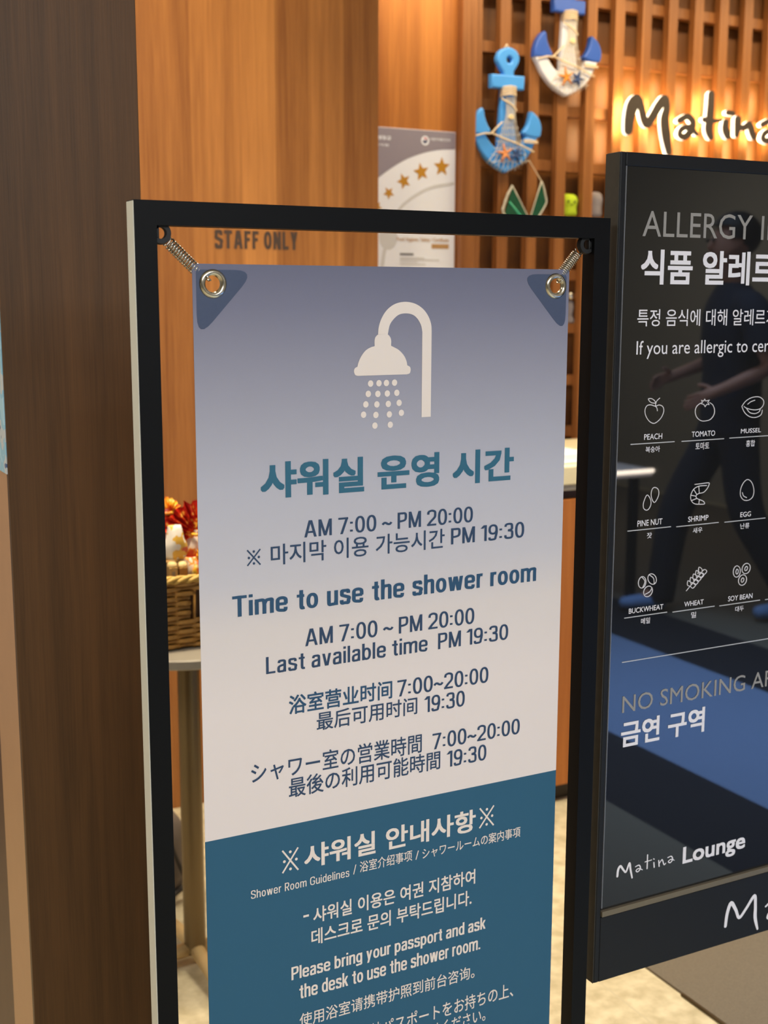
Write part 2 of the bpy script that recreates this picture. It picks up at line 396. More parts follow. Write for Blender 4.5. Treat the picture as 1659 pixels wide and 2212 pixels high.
def snack_mat(name, cols, scale):
    m, N, L, B = new_mat(name)
    g = N.new('ShaderNodeNewGeometry'); v = N.new('ShaderNodeTexNoise'); v.inputs['Scale'].default_value = scale; v.inputs['Detail'].default_value = 2; L.new(g.outputs['Position'], v.inputs['Vector'])
    cr = N.new('ShaderNodeValToRGB'); cr.color_ramp.interpolation = 'CONSTANT'; L.new(v.outputs['Fac'], cr.inputs[0])
    el = cr.color_ramp.elements; el[0].color = lin(*cols[0]); el[0].position = 0; el[1].color = lin(*cols[-1]); el[1].position = 0.62
    for i, c in enumerate(cols[1:-1]):
        e = el.new(0.40 + 0.2 * (i + 0.3) / max(1, len(cols) - 2)); e.color = lin(*c)
    L.new(cr.outputs[0], B.inputs['Base Color']); B.inputs['Roughness'].default_value = 0.25
    return m
M['wrap_red'] = snack_mat('red_gold_wrapper', [(150, 20, 16), (176, 30, 20), (214, 70, 30), (248, 200, 90)], 70)
M['wrap_gold'] = snack_mat('gold_orange_wrapper', [(220, 70, 30), (240, 130, 40), (246, 196, 60), (250, 230, 150)], 60)
M['wrap_mixed'] = snack_mat('white_orange_wrapper', [(240, 232, 220), (240, 226, 206), (236, 160, 60), (216, 90, 50)], 45)
M['wrap_white'] = snack_mat('white_printed_wrapper', [(244, 236, 222), (244, 236, 222), (240, 190, 80), (220, 100, 60)], 30)
M['picture'] = snack_mat('coast_picture_print', [(168, 208, 224), (150, 196, 216), (196, 200, 200), (84, 104, 140)], 26)

# ------------------------------------------------------------------ setting
struct(MB().box(-3.5, 6.5, -6, 4.2, -0.05, 0).link('floor', M['tile']), 'cream stone tile floor between the stands and the counter', 'floor')
struct(MB().box(-3.5, 6.5, -6, 4.2, 2.82, 2.9).link('ceiling', M['ceiling']), 'pale ceiling above the lounge entrance', 'ceiling')
struct(MB().box(6.5, 6.6, -6, 4.2, 0, 2.82).link('wall_right', M['wall_paint']), 'grey painted concourse wall at the far right', 'wall')
struct(MB().box(-3.5, 6.5, -6.1, -6, 0, 2.82).link('wall_front', M['wall_paint']), 'grey painted concourse wall opposite the lounge', 'wall')
struct(MB().box(-3.6, -3.5, -6, 4.2, 0, 2.82).link('wall_corridor', M['wall_paint']), 'grey painted wall at the corridor end', 'wall')
wl = MB().box(0.30, 1.766, 3.42, 4.2, 0, 2.82).link('wall_left', M['panel_wood'])
struct(wl, 'warm veneered wood wall carrying the STAFF ONLY lettering', 'wall')
struct(MB().box(1.766, 2.262, 3.80, 4.2, 0, 2.82).link('wall_alcove', M['alcove_wood']), 'recessed veneered wood wall behind the star certificate', 'wall')
struct(MB().box(2.262, 6.5, 3.905, 4.2, 0, 2.82).link('wall_back', M['back_wood']), 'wooden wall behind the slatted screen', 'wall')
struct(MB().box(2.262, 2.318, 3.765, 3.905, 0, 2.82, 0.002).box(2.318, 2.352, 3.785, 3.905, 0, 2.82, 0.002).link('trim_1', M['slat_wood']), 'stepped wooden end post of the slatted screen', 'trim')
# carpet runners beside the tile, stripes along the walkway
for i, (x0, x1, y1, mt, lb) in enumerate([(1.75, 2.26, 2.32, 'carpet_grey', 'grey carpet strip beside the cream tile in front of the counter'),
        (2.26, 2.65, 2.32, 'carpet_dark', 'dark carpet stripe beyond the grey carpet strip'),
        (2.65, 3.47, 2.32, 'carpet_blue', 'wide blue grey carpet stripe seen mirrored in the black sign'),
        (3.47, 3.92, 2.32, 'carpet_dark', 'second dark carpet stripe seen mirrored behind the walking feet'),
        (3.92, 6.4, 2.32, 'carpet_grey', 'wide grey carpet field at the far side of the concourse')]):
    struct(MB().box(x0, x1, -5.9, y1, 0.0, 0.006).link('carpet', M[mt]), lb, 'carpet')
struct(MB().box(1.743, 1.75, -5.9, 1.93, 0.0, 0.008, 0.002).link('trim_2', M['trim_metal']), 'thin metal strip along the carpet edge', 'trim')

# pillar
pl = MB().box(0.322, 0.515, 1.70, 1.712, 0, 2.82, 0.0008).link('pillar', M['walnut'])
struct(pl, 'dark walnut pillar at the left edge of the picture', 'pillar')
MB().box(0.3222, 0.5148, 1.712, 1.862, 0, 2.82).link('side_panel', M['beige_side'], pl)['label'] = 'pale beige side face'
MB().box(0.3222, 0.5148, 1.8622, 2.1, 0, 2.82).link('return_panel', M['walnut_side'], pl)['label'] = 'darker brown rear return'
pc = MB().box(0.3202, 0.3222, 1.704, 1.86, 1.268, 1.86, 0.0005).link('picture_panel', M['picture'])
tag(pc, 'pale blue seaside picture fixed to the side of the walnut pillar', 'picture')

# STAFF ONLY lettering, generic lettering builder
def text_mesh(s, bold=0.0, res=3):
    cu = bpy.data.curves.new('tmp', 'FONT'); cu.body = s; cu.size = 1.0; cu.offset = bold; cu.resolution_u = res; cu.fill_mode = 'FRONT'
    o = bpy.data.objects.new('tmp', cu)
    me = bpy.data.meshes.new_from_object(o)
    bpy.data.objects.remove(o); bpy.data.curves.remove(cu)
    return me
def bounds(me):
    xs = [v.co.x for v in me.vertices]; ys = [v.co.y for v in me.vertices]
    return min(xs), max(xs), min(ys), max(ys)
def letter(parent, s, mat, Y, left, right, base, top, ref, bold=0.0, fit=None, name='lettering', proud=0.0004):
    """ink box of fit (default s) spans left..right, ink of the letter ref spans base..top, on the plane y = Y"""
    u0, u1 = at(left[0], left[1], Y).x, at(right[0], right[1], Y).x
    z0, z1 = at(base[0], base[1], Y).z, at(top[0], top[1], Y).z
    me = text_mesh(s); fm = text_mesh(fit or s); rm = text_mesh(ref)
    fx0, fx1, _, _ = bounds(fm); _, _, ry0, ry1 = bounds(rm)
    fx0 -= bold; fx1 += bold; ry0 -= bold; ry1 += bold
    kx = (u1 - u0) / (fx1 - fx0); kz = (z1 - z0) / (ry1 - ry0)
    b = MB()
    for i_, (dx_, dz_) in enumerate([(bold * .88 * a_, bold * .88 * c_) for a_ in (-1, 0, 1) for c_ in (-1, 0, 1) if bold > 0 and (a_ or c_)] + [(0, 0)]):
        b.add(me, lambda c: Vector((u0 + (c.x + dx_ - fx0) * kx, Y - proud - 1.2e-5 * i_, z0 + (c.y + dz_ - ry0) * kz)))
    for q in (me, fm, rm): bpy.data.meshes.remove(q)
    return b.link(name, mat, parent)

# condensed single-weight lettering drawn from strokes (cap height 1)
def glyph(c, w):
    h = w / 2; X = 0.73; out = []; D = 0.50; Wl = 0.46
    def st(*p): out.append(('s', p))                       # smooth stroke, flat ends
    def ln(*p): out.append(('l', p))
    def di(x0, z0, x1, z1):                                # diagonal with level ends
        t = math.hypot(x1 - x0, z1 - z0); k = h * t / abs(z1 - z0)
        out.append(('p', [(x0 - k, z0), (x0 + k, z0), (x1 + k, z1), (x1 - k, z1)]))
    def vb(x, z0, z1): out.append(('p', [(x - h, z0), (x + h, z0), (x + h, z1), (x - h, z1)]))
    def hb(x0, x1, z): out.append(('p', [(x0, z - h * .92), (x1, z - h * .92), (x1, z + h * .92), (x0, z + h * .92)]))
    def rg(x0, x1, z0, z1, e=0.84):
        cx, cz, rx, rz = (x0 + x1) / 2, (z0 + z1) / 2, (x1 - x0) / 2 - h, (z1 - z0) / 2 - h
        P = []
        for k in range(25):
            a = 2 * PI * k / 24; co, si = math.cos(a), math.sin(a)
            P.append((cx + rx * math.copysign(abs(co) ** e, co), cz + rz * math.copysign(abs(si) ** e, si)))
        out.append(('l', P)); 
    adv = D
    if c == '0': rg(0, D, -.01, 1.01)
    elif c == '1': adv = .30; vb(.30 - h, 0, 1); di(.04, .80, .27 - h, 1.0)
    elif c == '2': st((h, .72), (.05 + h * .6, .88), (.25, 1.01 - h), (.45 - h * .6, .88), (D - h, .72), (.41, .52), (.2, .27), (h + .01, w * .6)); hb(0, D, h)
    elif c == '3': st((h, .78), (.07 + h * .5, .91), (.24, 1.01 - h), (.42 - h * .5, .91), (.48 - h, .76), (.42 - h * .4, .60), (.2, .535)); st((.2, .535), (.42 - h * .3, .48), (D - h, .28), (.44 - h * .5, .09), (.24, -.01 + h), (.06 + h * .5, .09), (h, .24))
    elif c == '7': hb(0, D, 1 - h); di(.16, 0, D - h * 1.1, 1 - h)
    elif c == '9': rg(0, D, .36, 1.01); st((D - h, .68), (D - h, .45), (.45 - h, .2), (.36, .08), (.22, -.01 + h), (.08, .07), (h, .2))
    elif c == ':': adv = w * 1.15; hb(0, w * 1.15, .16); hb(0, w * 1.15, .64)
    elif c == '~': adv = .46; st((0, .34), (.07, .43), (.16, .44), (.28, .36), (.38, .36), (.46, .46))
    elif c == 'A': adv = .62; di(h * 1.1, 0, .31 - h * .35, 1); di(.62 - h * 1.1, 0, .31 + h * .35, 1); hb(.14, .48, .30)
    elif c == 'M': adv = .66; vb(h, 0, 1); vb(.66 - h, 0, 1); di(.33, .02, h * 1.2, 1); di(.33, .02, .66 - h * 1.2, 1)
    elif c in 'PR':
        vb(h, 0, 1); st((h, 1 - h), (.22, 1 - h), (.40, .95 - h * .5), (D - h, .74), (.40, .52 + h * .2), (.22, .46), (h, .46))
        if c == 'R': di(D - h * 1.1, 0, .26, .46)
    elif c == 'T': adv = .54; hb(0, .54, 1 - h); vb(.27, 0, 1)
    elif c == 'L': adv = .44; vb(h, 0, 1); hb(0, .44, h)
    elif c == 'F': adv = .44; vb(h, 0, 1); hb(0, .44, 1 - h); hb(0, .38, .52)
    elif c == 'O': adv = .54; rg(0, .54, 0, 1)
    elif c == 'N': adv = .54; vb(h, 0, 1); vb(.54 - h, 0, 1); di(.54 - h * 1.1, 0, h * 1.1, 1)
    elif c == 'Y': adv = .54; vb(.27, 0, .5); di(.27, .42, h * 1.2, 1); di(.27, .42, .54 - h * 1.2, 1)
    elif c == 'S': adv = .52; st((.51 - h, .72), (.45 - h * .4, .9), (.26, 1.01 - h), (.06 + h * .4, .9), (h + .01, .74), (.09, .6), (.28, .51), (.46, .41), (.52 - h, .26), (.46 - h * .4, .09), (.26, -.01 + h), (.06 + h * .4, .09), (h, .28))
    elif c == 'G': adv = .58; st((.57 - h, .74), (.5 - h * .4, .92), (.3, 1.01 - h), (.08 + h * .4, .86), (h, .5), (.08 + h * .4, .14), (.3, -.01 + h), (.5 - h * .4, .1), (.58 - h, .34), (.58 - h, .46)); hb(.32, .58, .46)
    elif c == 'o': adv = Wl; rg(0, Wl, -.01, X + .01)
    elif c == 'n' or c == 'h':
        adv = .44; vb(h, 0, X if c == 'n' else 1); st((h, .46), (.08 + h * .5, .64), (.24, X + .01 - h), (.37 - h * .3, .66), (.44 - h, .48), (.44 - h, 0))
    elif c == 'm':
        adv = .72; vb(h, 0, X); st((h, .46), (.08, .63), (.21, X + .01 - h), (.32, .65), (.36, .48), (.36, 0)); st((.36, .46), (.43, .63), (.56, X + .01 - h), (.67 - h * .3, .65), (.72 - h, .48), (.72 - h, 0))
    elif c == 'u': adv = .44; vb(.44 - h, 0, X); st((.44 - h, .27), (.36 - h * .5, .09), (.2, -.01 + h), (.07 + h * .3, .07), (h, .25), (h, X))
    elif c == 'r': adv = .27; vb(h, 0, X); st((h, .44), (.1, .62), (.18, .70 - h * .5), (.27, X - h))
    elif c == 'e': adv = Wl; hb(h, Wl - h * .6, .375); st((Wl - h, .36), (.42 - h * .6, .60), (.23, X + .01 - h), (.05 + h * .5, .60), (h, .36), (.05 + h * .5, .12), (.24, -.01 + h), (.39 - h * .4, .07), (.455 - h, .21))
    elif c == 'a': adv = .43; st((.02 + h, .55), (.08 + h * .4, .66), (.21, X + .01 - h), (.35 - h * .3, .66), (.42 - h, .53), (.42 - h, 0)); st((.42 - h, .42), (.22, .40), (.06 + h * .4, .33), (h, .19), (.06 + h * .3, .06), (.18, -.01 + h), (.33 - h * .3, .07), (.42 - h, .22))
    elif c == 's': adv = .42; st((.41 - h, .53), (.36 - h * .4, .66), (.21, X + .01 - h), (.06 + h * .4, .66), (h + .01, .55), (.09, .45), (.22, .385), (.37, .31), (.42 - h, .19), (.36 - h * .3, .06), (.21, -.01 + h), (.06 + h * .3, .06), (h, .21))
    elif c == 't': adv = .30; st((.10 + h, .93), (.10 + h, .5), (.10 + h, .18), (.16 + h * .5, .06), (.30, h)); hb(0, .29, X - h)
    elif c == 'i': adv = w; vb(h, 0, X); out.append(('p', [(0, .86), (w, .86), (w, 1), (0, 1)]))
    elif c == 'l': adv = w; vb(h, 0, 1)
    elif c == 'd': adv = .45; rg(0, .45, -.01, X + .01); vb(.45 - h, 0, 1)
    elif c == 'b': adv = .45; rg(0, .45, -.01, X + .01); vb(h, 0, 1)
    elif c == 'p': adv = .45; rg(0, .45, -.01, X + .01); vb(h, -.24, X)
    elif c == 'g': adv = .45; rg(0, .45, -.01, X + .01); st((.45 - h, X), (.45 - h, .3), (.45 - h, 0), (.39 - h * .3, -.15), (.22, -.23 + h), (.08, -.19), (.03 + h * .5, -.1))
    elif c == 'v': adv = .44; di(.22 - h * .4, 0, h * 1.05, X); di(.22 + h * .4, 0, .44 - h * 1.05, X)
    elif c == 'y': adv = .44; di(.22 - h * .2, 0, h * 1.05, X); di(.13, -.23, .44 - h * 1.05, X)
    elif c == 'w': adv = .66; di(.17, 0, h * 1.05, X); di(.17 + h * .4, 0, .33 - h * .2, X); di(.49 - h * .4, 0, .33 + h * .2, X); di(.49, 0, .66 - h * 1.05, X)
    elif c == 'k': adv = .43; vb(h, 0, 1); di(.11, .27, .42 - h, X); di(.43 - h * 1.1, 0, .2, .40)
    elif c == '.': adv = w * 1.1; hb(0, w * 1.1, h)
    elif c == '-': adv = .26; hb(0, .26, .36)
    elif c == '/': adv = .32; di(.03, -.08, .29, 1.04)
    return out, adv
def stroke_text(parent, s, mat, Y, left, right, base, top, w=0.13, gap=0.10, space=0.24, name='lettering', proud=0.0004):
    u0, u1 = at(left[0], left[1], Y).x, at(right[0], right[1], Y).x
    z0, z1 = at(base[0], base[1], Y).z, at(top[0], top[1], Y).z
    x = 0; items = []
    for i, c in enumerate(s):
        if c == ' ': x += space; continue
        o, adv = glyph(c, w); items.append((x, o)); x += adv + gap + (0.03 if c == ':' else 0)
    tot = x - gap; kx = (u1 - u0) / tot; kz = z1 - z0
    b = MB(); lay = 0
    for ox, o in items:
        for typ, P in o:
            lay = (lay + 1) % 8; yl = Y - proud - 1.6e-5 * lay
            if typ == 'p': b.prism([(u0 + (ox + px_) * kx, z0 + pz_ * kz) for px_, pz_ in P], yl, yl)
            else:
                S = spline(P, 5) if typ == 's' else P
                L_, R_ = [], []
                for k, (px_, pz_) in enumerate(S):
                    a = S[max(0, k - 1)]; d = S[min(len(S) - 1, k + 1)]
                    if typ == 'l' and k in (0, len(S) - 1): a, d = S[-2], S[1]
                    t = Vector((d[0] - a[0], d[1] - a[1])); t.normalize()
                    nx, nz = -t.y * w / 2, t.x * w / 2
                    L_.append((px_ + nx, pz_ + nz)); R_.append((px_ - nx, pz_ - nz))
                for k in range(len(S) - 1):
                    b.prism([(u0 + (ox + q[0]) * kx, z0 + q[1] * kz) for q in (L_[k], R_[k], R_[k + 1], L_[k + 1])], yl - 2e-6 * (k % 7), yl - 2e-6 * (k % 7))
    return b.link(name, mat, parent)
stroke_text(wl, 'STAFF ONLY', M['ink_brown'], 3.42, (464, 537), (643, 537), (500, 537), (500, 497.5), 0.20, 0.10, 0.26, proud=0.001)

# ------------------------------------------------------------------ slatted screen
scr = thing('slatted_screen', 'wooden slatted screen wall behind the counter carrying the anchors', 'screen', (2.352, 3.80, 0))
for k in range(19):
    x = 2.4325 + 0.122 * k
    MB().box(x, x + 0.0425, 3.80, 3.832, 0, 2.82, 0.0012).link('slat', M['slat_wood'], scr)
ZB = [1.032 + 0.1925 * k for k in range(-3, 10)]
for z in ZB:
    MB().box(2.352, 4.72, 3.832, 3.872, z - 0.0375, z, 0.001).link('crossbar', M['slat_wood'], scr)
for k in range(19):
    x = 2.4325 + 0.122 * k + 0.066
    MB().box(x, x + 0.03, 3.872, 3.905, 0, 2.82, 0.001).link('rear_batten', M['back_wood'], scr)

# ------------------------------------------------------------------ reception counter
ct = thing('reception_counter', 'wooden reception counter with cream top behind the banner stand', 'counter', (3.0, 2.93, 0))
MB().box(1.80, 4.6, 2.93, 3.50, 0.055, 0.929, 0.002).link('front_panel', M['counter_wood'], ct)
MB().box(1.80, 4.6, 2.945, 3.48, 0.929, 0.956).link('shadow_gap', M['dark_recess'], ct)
MB().box(1.80, 4.6, 2.925, 3.50, 0.956, 0.972, 0.001).link('underside_edge', M['counter_under'], ct)
MB().box(1.80, 4.6, 2.92, 3.51, 0.972, 1.028, 0.004).link('countertop', M['counter_top'], ct)
MB().box(1.83, 4.57, 2.96, 3.45, 0.0, 0.055).link('toe_kick', M['toekick'], ct)
tr = thing('paper_tray', 'white paper tray standing on the cream countertop', 'tray', (2.16, 3.05, 1.029))
MB().box(2.02, 2.26, 2.96, 3.2, 1.029, 1.036, 0.002).link('base', M['white_paint'], tr)
MB().box(2.03, 2.25, 2.97, 3.19, 1.036, 1.056, 0.002).link('paper_stack', M['paper'], tr)

# ------------------------------------------------------------------ certificate poster
PX, PY = 1.842, 3.797
po = MB().box(PX, 2.257, 3.797, 3.7995, 1.47, 2.062, 0.0006).link('certificate_poster', M['paper'])
tag(po, 'white certificate poster with gold stars on the recessed wood wall', 'poster')
def pq(x, y): p = at(800 + x / 6.505, 260 + y / 6.505, PY); return (p.x, p.z)
arc = spline([pq(-340, 1400), pq(-120, 1060), pq(115, 805), pq(440, 580), pq(720, 465), pq(960, 415), pq(1178, 407)], 8)
arc = [a for a in arc if a[0] > PX + 0.003]
hd = [(PX + 0.002, arc[0][1])] + arc + [(2.2555, arc[-1][1]), (2.2555, 2.0605), (PX + 0.002, 2.0605)]
MB().flat([hd], PY - 0.0006, PY - 0.0003).link('grey_header', M['poster_grey'], po)
for (x, y, R, rot) in ((1003, 655, 118, 0.0), (715, 725, 112, -0.22), (470, 855, 98, -0.42), (258, 1020, 78, -0.6), (95, 1215, 70, -0.7)):
    c = pq(x, y); R2 = R / 6.505 * 0.00178
    MB().flat([star(c[0], c[1], R2, R2 * 0.45, rot)], PY - 0.0008, PY - 0.0004).link('star', M['gold_ink'], po)
MB().flat([brush([pq(x, y) + (0.0095,) for x, y in ((380, 1290), (480, 1170), (680, 1030), (880, 940), (1165, 890))])], PY - 0.0006, PY - 0.0003).link('plate_rim', M['poster_pale'], po)
MB().flat([circle(*pq(250, 1640), 0.034, 28, 0.042)], PY - 0.0006, PY - 0.0003).flat([brush([pq(225, 1740) + (0.012,), pq(195, 1850) + (0.012,), pq(170, 2010) + (0.014,), pq(165, 2060) + (0.012,)])], PY - 0.0008, PY - 0.0004).link('ladle_print', M['poster_pale'], po)
ec = pq(770, 285)
MB().flat([circle(ec[0], ec[1], 0.0155, 28)], PY - 0.0008, PY - 0.0004).link('emblem', M['paper'], po)
MB().flat([brush([(ec[0] - 0.006, ec[1] - 0.002, 0.008), (ec[0], ec[1] - 0.005, 0.009), (ec[0] + 0.007, ec[1] + 0.001, 0.005)])], PY - 0.001, PY - 0.0008).link('emblem_swirl', M['emblem_navy'], po)
MB().flat([brush([(ec[0] - 0.003, ec[1] + 0.008, 0.006), (ec[0] + 0.006, ec[1] + 0.006, 0.005)])], PY - 0.001, PY - 0.0008).link('emblem_swirl', M['red_ink'], po)
def pt(s, x0, x1, yb, yt, mat, ref, bold=0.0, slope=0.06):
    f = lambda x, y: (800 + x / 6.505, 260 + y / 6.505)
    letter(po, s, mat, PY - 0.0006, f(x0, yb), f(x1, yb), f((x0 + x1) / 2, yb), f((x0 + x1) / 2, yt), ref, bold)
pt('식품의약품안전처', 838, 1120, 292, 252, M['paper'], '식', 0.02)
pt('음식점', 60, 255, 360, 325, M['paper'], '음', 0.02)
pt('위생등급', 40, 290, 270, 210, M['paper'], '위', 0.03)
pt('Food Hygiene / Safety / Certificate', 372, 1100, 1700, 1650, M['brown_ink'], 'F', 0.02)
b0, b1 = pq(860, 1800), pq(1100, 1742)
MB().box(b0[0], b1[0], PY - 0.0008, PY - 0.0003, b0[1], b1[1]).link('badge', M['brown_ink'], po)
for (x0, x1, y, h) in ((415, 605, 1882, 26), (415, 760, 1935, 12), (415, 965, 1962, 10), (415, 660, 1990, 12), (415, 775, 2025, 12)):
    a, c = pq(x0, y + h / 2), pq(x1, y - h / 2)
    MB().flat([[(a[0], a[1]), (c[0], a[1]), (c[0], c[1]), (a[0], c[1])]], PY - 0.0006, PY - 0.0003).link('print_line', M['black_ink'] if h > 20 else M['poster_pale'], po)

# ------------------------------------------------------------------ anchors on the screen
AYF, AYB = 3.772, 3.799
def anchor(name, label, dx, dz, m_arm, m_tip, m_top, m_star, base):
    t = thing(name, label, 'anchor ornament', base, None)
    def q(x, y, Y=AYF):
        p = at(990 + x / 6.91, 80 + y / 6.91, Y); return (p.x + dx, p.z + dz)
    def q3(x, y, Y): a = q(x, y); return Vector((a[0], Y, a[1]))
    # ring, stock and shank
    ringo = spline([q(*p) for p in ((680, 520), (625, 430), (590, 330), (620, 215), (700, 160), (790, 155), (880, 210), (922, 320), (895, 420), (840, 510), (840, 580), (680, 580))][:-2], 6)
    ringo += [q(840, 600), q(680, 600)]
    hole = spline([q(*p) for p in ((770, 285), (805, 310), (812, 345), (790, 385), (755, 385), (732, 350), (738, 305))], 6, True)
    MB().flat([ringo, hole], AYF, AYB, 0.006).link('ring', m_top, t, True, 40)
    MB().flat([[q(*p) for p in ((500, 545), (995, 585), (985, 795), (500, 750))]], AYF - 0.002, AYB, 0.006).link('stock', m_top, t, True, 40)
    MB().flat([[q(*p) for p in ((665, 740), (862, 755), (845, 1300), (905, 1700), (760, 1900), (600, 1700), (640, 1200))]], AYF + 0.004, AYB, 0.004).link('shank', m_arm, t, True, 40)
    # crescent arms
    outer = spline([q(*p) for p in ((205, 1440), (270, 1560), (340, 1700), (450, 1840), (580, 1950), (705, 2025))], 6)
    outer += spline([q(*p) for p in ((720, 2020), (860, 1945), (980, 1860), (1080, 1735), (1140, 1600), (1195, 1490))], 6)
    inner = spline([q(*p) for p in ((1000, 1480), (985, 1560), (900, 1640), (740, 1690), (580, 1650), (500, 1590), (440, 1500), (400, 1430))], 6)
    MB().flat([outer + inner], AYF, AYB, 0.006).link('arm', m_arm, t, True, 40)
    MB().flat([spline([q(*p) for p in ((200, 1440), (205, 1330), (245, 1190), (305, 1090), (360, 1050))], 6) + spline([q(*p) for p in ((385, 1090), (400, 1200), (440, 1310), (480, 1390), (455, 1435), (330, 1450))], 6)], AYF - 0.003, AYB, 0.006).link('fluke', m_tip, t, True, 40)
    MB().flat([spline([q(*p) for p in ((965, 1425), (1035, 1320), (1070, 1210), (1090, 1110))], 6) + spline([q(*p) for p in ((1110, 1115), (1190, 1200), (1240, 1330), (1235, 1440), (1205, 1500), (1110, 1500), (1000, 1470))], 6)], AYF - 0.003, AYB, 0.006).link('fluke', m_tip, t, True, 40)
    # rope wraps
    rp = MB()
    for k in range(5):
        y = 752 + 30 * k
        rp.tube([q3(655 - 2 * k, y + 8, AYF + 0.012), q3(668, y - 4, AYF - 0.006), q3(760, y - 14, AYF - 0.011), q3(850, y + 2, AYF - 0.006), q3(866, y + 14, AYF + 0.012)], 0.0026, 6)
    for pts in (((632, 905), (650, 935), (760, 1000), (830, 1070), (850, 1110)), ((640, 1275), (560, 1350), (470, 1440), (380, 1440), (245, 1475)), ((470, 1430), (620, 1500), (850, 1590), (1000, 1660), (1110, 1720)), ((960, 1545), (1050, 1545), (1165, 1570)), ((965, 1570), (1060, 1580), (1170, 1585))):
        rp.tube(spline([tuple(q3(x, y, AYF - 0.007)) for x, y in pts], 4), 0.0029, 6)
    rp.link('rope', M['rope'], t, True)
    hl = at(990 + 752 / 6.91, 80 + 130 / 6.91, AYF)
    MB().tube([Vector((hl.x + dx - 0.008, AYF + .012, hl.z + dz - 0.006)), Vector((hl.x + dx, AYF + .012, hl.z + dz + 0.006)), Vector((hl.x + dx + 0.008, AYF + .012, hl.z + dz - 0.006))], 0.003, 6).link('hanging_loop', M['rope'], t, True)
    # net over the shank and arms
    nt = MB()
    for k in range(9):
        f = k / 8
        nt.tube(spline([tuple(q3(700 + 150 * f, 890, AYF - .004)), tuple(q3(705 + 130 * f, 1150, AYF - .006)), tuple(q3(640 + 230 * f, 1400, AYF - .006)), tuple(q3(560 + 400 * f, 1680, AYF - .006)), tuple(q3(440 + 560 * f, 1850 + 110 * math.sin(PI * f), AYF - .006))], 4), 0.00125, 4)
    for k in range(7):
        f = k / 6; y = 1250 + 100 * k
        w0, w1 = 660 - 36 * k, 850 + 30 * k
        nt.tube([q3(w0 + (w1 - w0) * j / 8, y + (22 if j % 2 else 0), AYF - .0062) for j in range(9)], 0.0010, 4)
    for k in range(12):
        f = k / 11; x = 440 + 560 * f; y = 1850 + 120 * math.sin(PI * f)
        nt.tube([q3(x, y, AYF - .006), q3(x + random.uniform(-12, 12), y + random.uniform(30, 60), AYF + .004)], 0.0014, 4)
    nt.link('fishing_net', M['net'], t)
    sx = q(770, 1240)
    sh = MB(); sh.flat([[sx] + [(sx[0] + 0.0125 * math.cos(PI * (0.08 + 0.84 * k / 12)), sx[1] + 0.019 * math.sin(PI * (0.08 + 0.84 * k / 12))) for k in range(13)]], AYF - 0.012, AYF - 0.004, 0.002)
    sh.link('shell', M['shell'], t, True, 40)
    def sf(cx, cy, R, rot, mat, nm='starfish'):
        c = q(cx, cy); b = MB()
        for k in range(5):
            a = rot + 2 * PI * k / 5
            tip = Vector((c[0] + R * math.sin(a), AYF - 0.009, c[1] + R * math.cos(a)))
            b.tube([Vector((c[0], AYF - 0.010, c[1])), Vector((c[0], AYF - 0.010, c[1])).lerp(tip, 0.5), tip], [0.0062, 0.0044, 0.0018], 8)
        b.ball((c[0], AYF - 0.010, c[1]), 0.007, 0.006, 0.007, 12, 8)
        return b.link(nm, mat, t, True)
    sf(675, 1740, 0.0335, -0.2, m_star)['label'] = 'orange starfish'
    sf(850, 1760, 0.030, 0.35, M['star_blue'])['label'] = 'dark blue starfish'
    return t
anchor('anchor_ornament', 'light blue anchor ornament with orange starfish hanging lower on the screen', 0, 0, M['blue_paint'], M['blue_paint'], M['blue_paint'], M['starfish'], (2.46, 3.799, 1.93))
pA = at(1090, 376, AYF); pB = at(1222, 211, AYF)
anchor('anchor_ornament', 'white anchor ornament with royal blue flukes hanging higher on the screen', pB.x - pA.x, pB.z - pA.z, M['white_paint'], M['royal_paint'], M['royal_paint'], M['star_orange'], (2.72, 3.799, 2.2))

# hanging glass tail ornament
gp = at(1135, 466, 3.78)
go = thing('hanging_glass_ornament', 'green glass fish tail ornament hanging by a string below the blue anchor', 'ornament', (gp.x, 3.785, gp.z - 0.03))
def g3(x, y, Y=3.775): p = at(1060 + x / 6.381, 370 + y / 6.381, Y); return p
def g2(x, y): p = g3(x, y); return (p.x, p.z)
MB().flat([[g2(300, 215), g2(190, 590), g2(180, 640), g2(500, 700), g2(505, 610)]], 3.774, 3.778).link('left_pane', M['green_glass'], go)
MB().flat([[g2(700, 160), g2(760, 430), g2(640, 660), g2(530, 700), g2(560, 590)]], 3.774, 3.778).link('right_pane', M['green_glass'], go)
MB().tube([g3(255, 420), g3(400, 600), g3(470, 690)], 0.0035, 6).link('seam', M['mint'], go)
rm = MB()
rm.tube(spline([tuple(g3(*p)) for p in ((300, 205), (250, 290), (215, 370), (190, 450), (165, 540), (190, 610), (190, 680))], 4), [0.0045 + 0.0015 * (i % 5 == 0) for i in range(25)], 8)
rm.tube([g3(300, 205), g3(400, 400), g3(500, 600), g3(530, 690)], 0.0025, 6)
rm.tube(spline([tuple(g3(*p)) for p in ((700, 140), (735, 240), (755, 340), (765, 430), (700, 560), (620, 680))], 4), 0.0034, 8)
rm.tube([g3(700, 140), g3(640, 330), g3(560, 590), g3(535, 690)], 0.0022, 6)
rm.link('pane_rim', M['pane_rim'], go, True)
MB().tube([at(1142, 345, 3.79), at(1158, 372, 3.785), g3(700, 140)], 0.0016, 6).link('string', M['rope'], go)

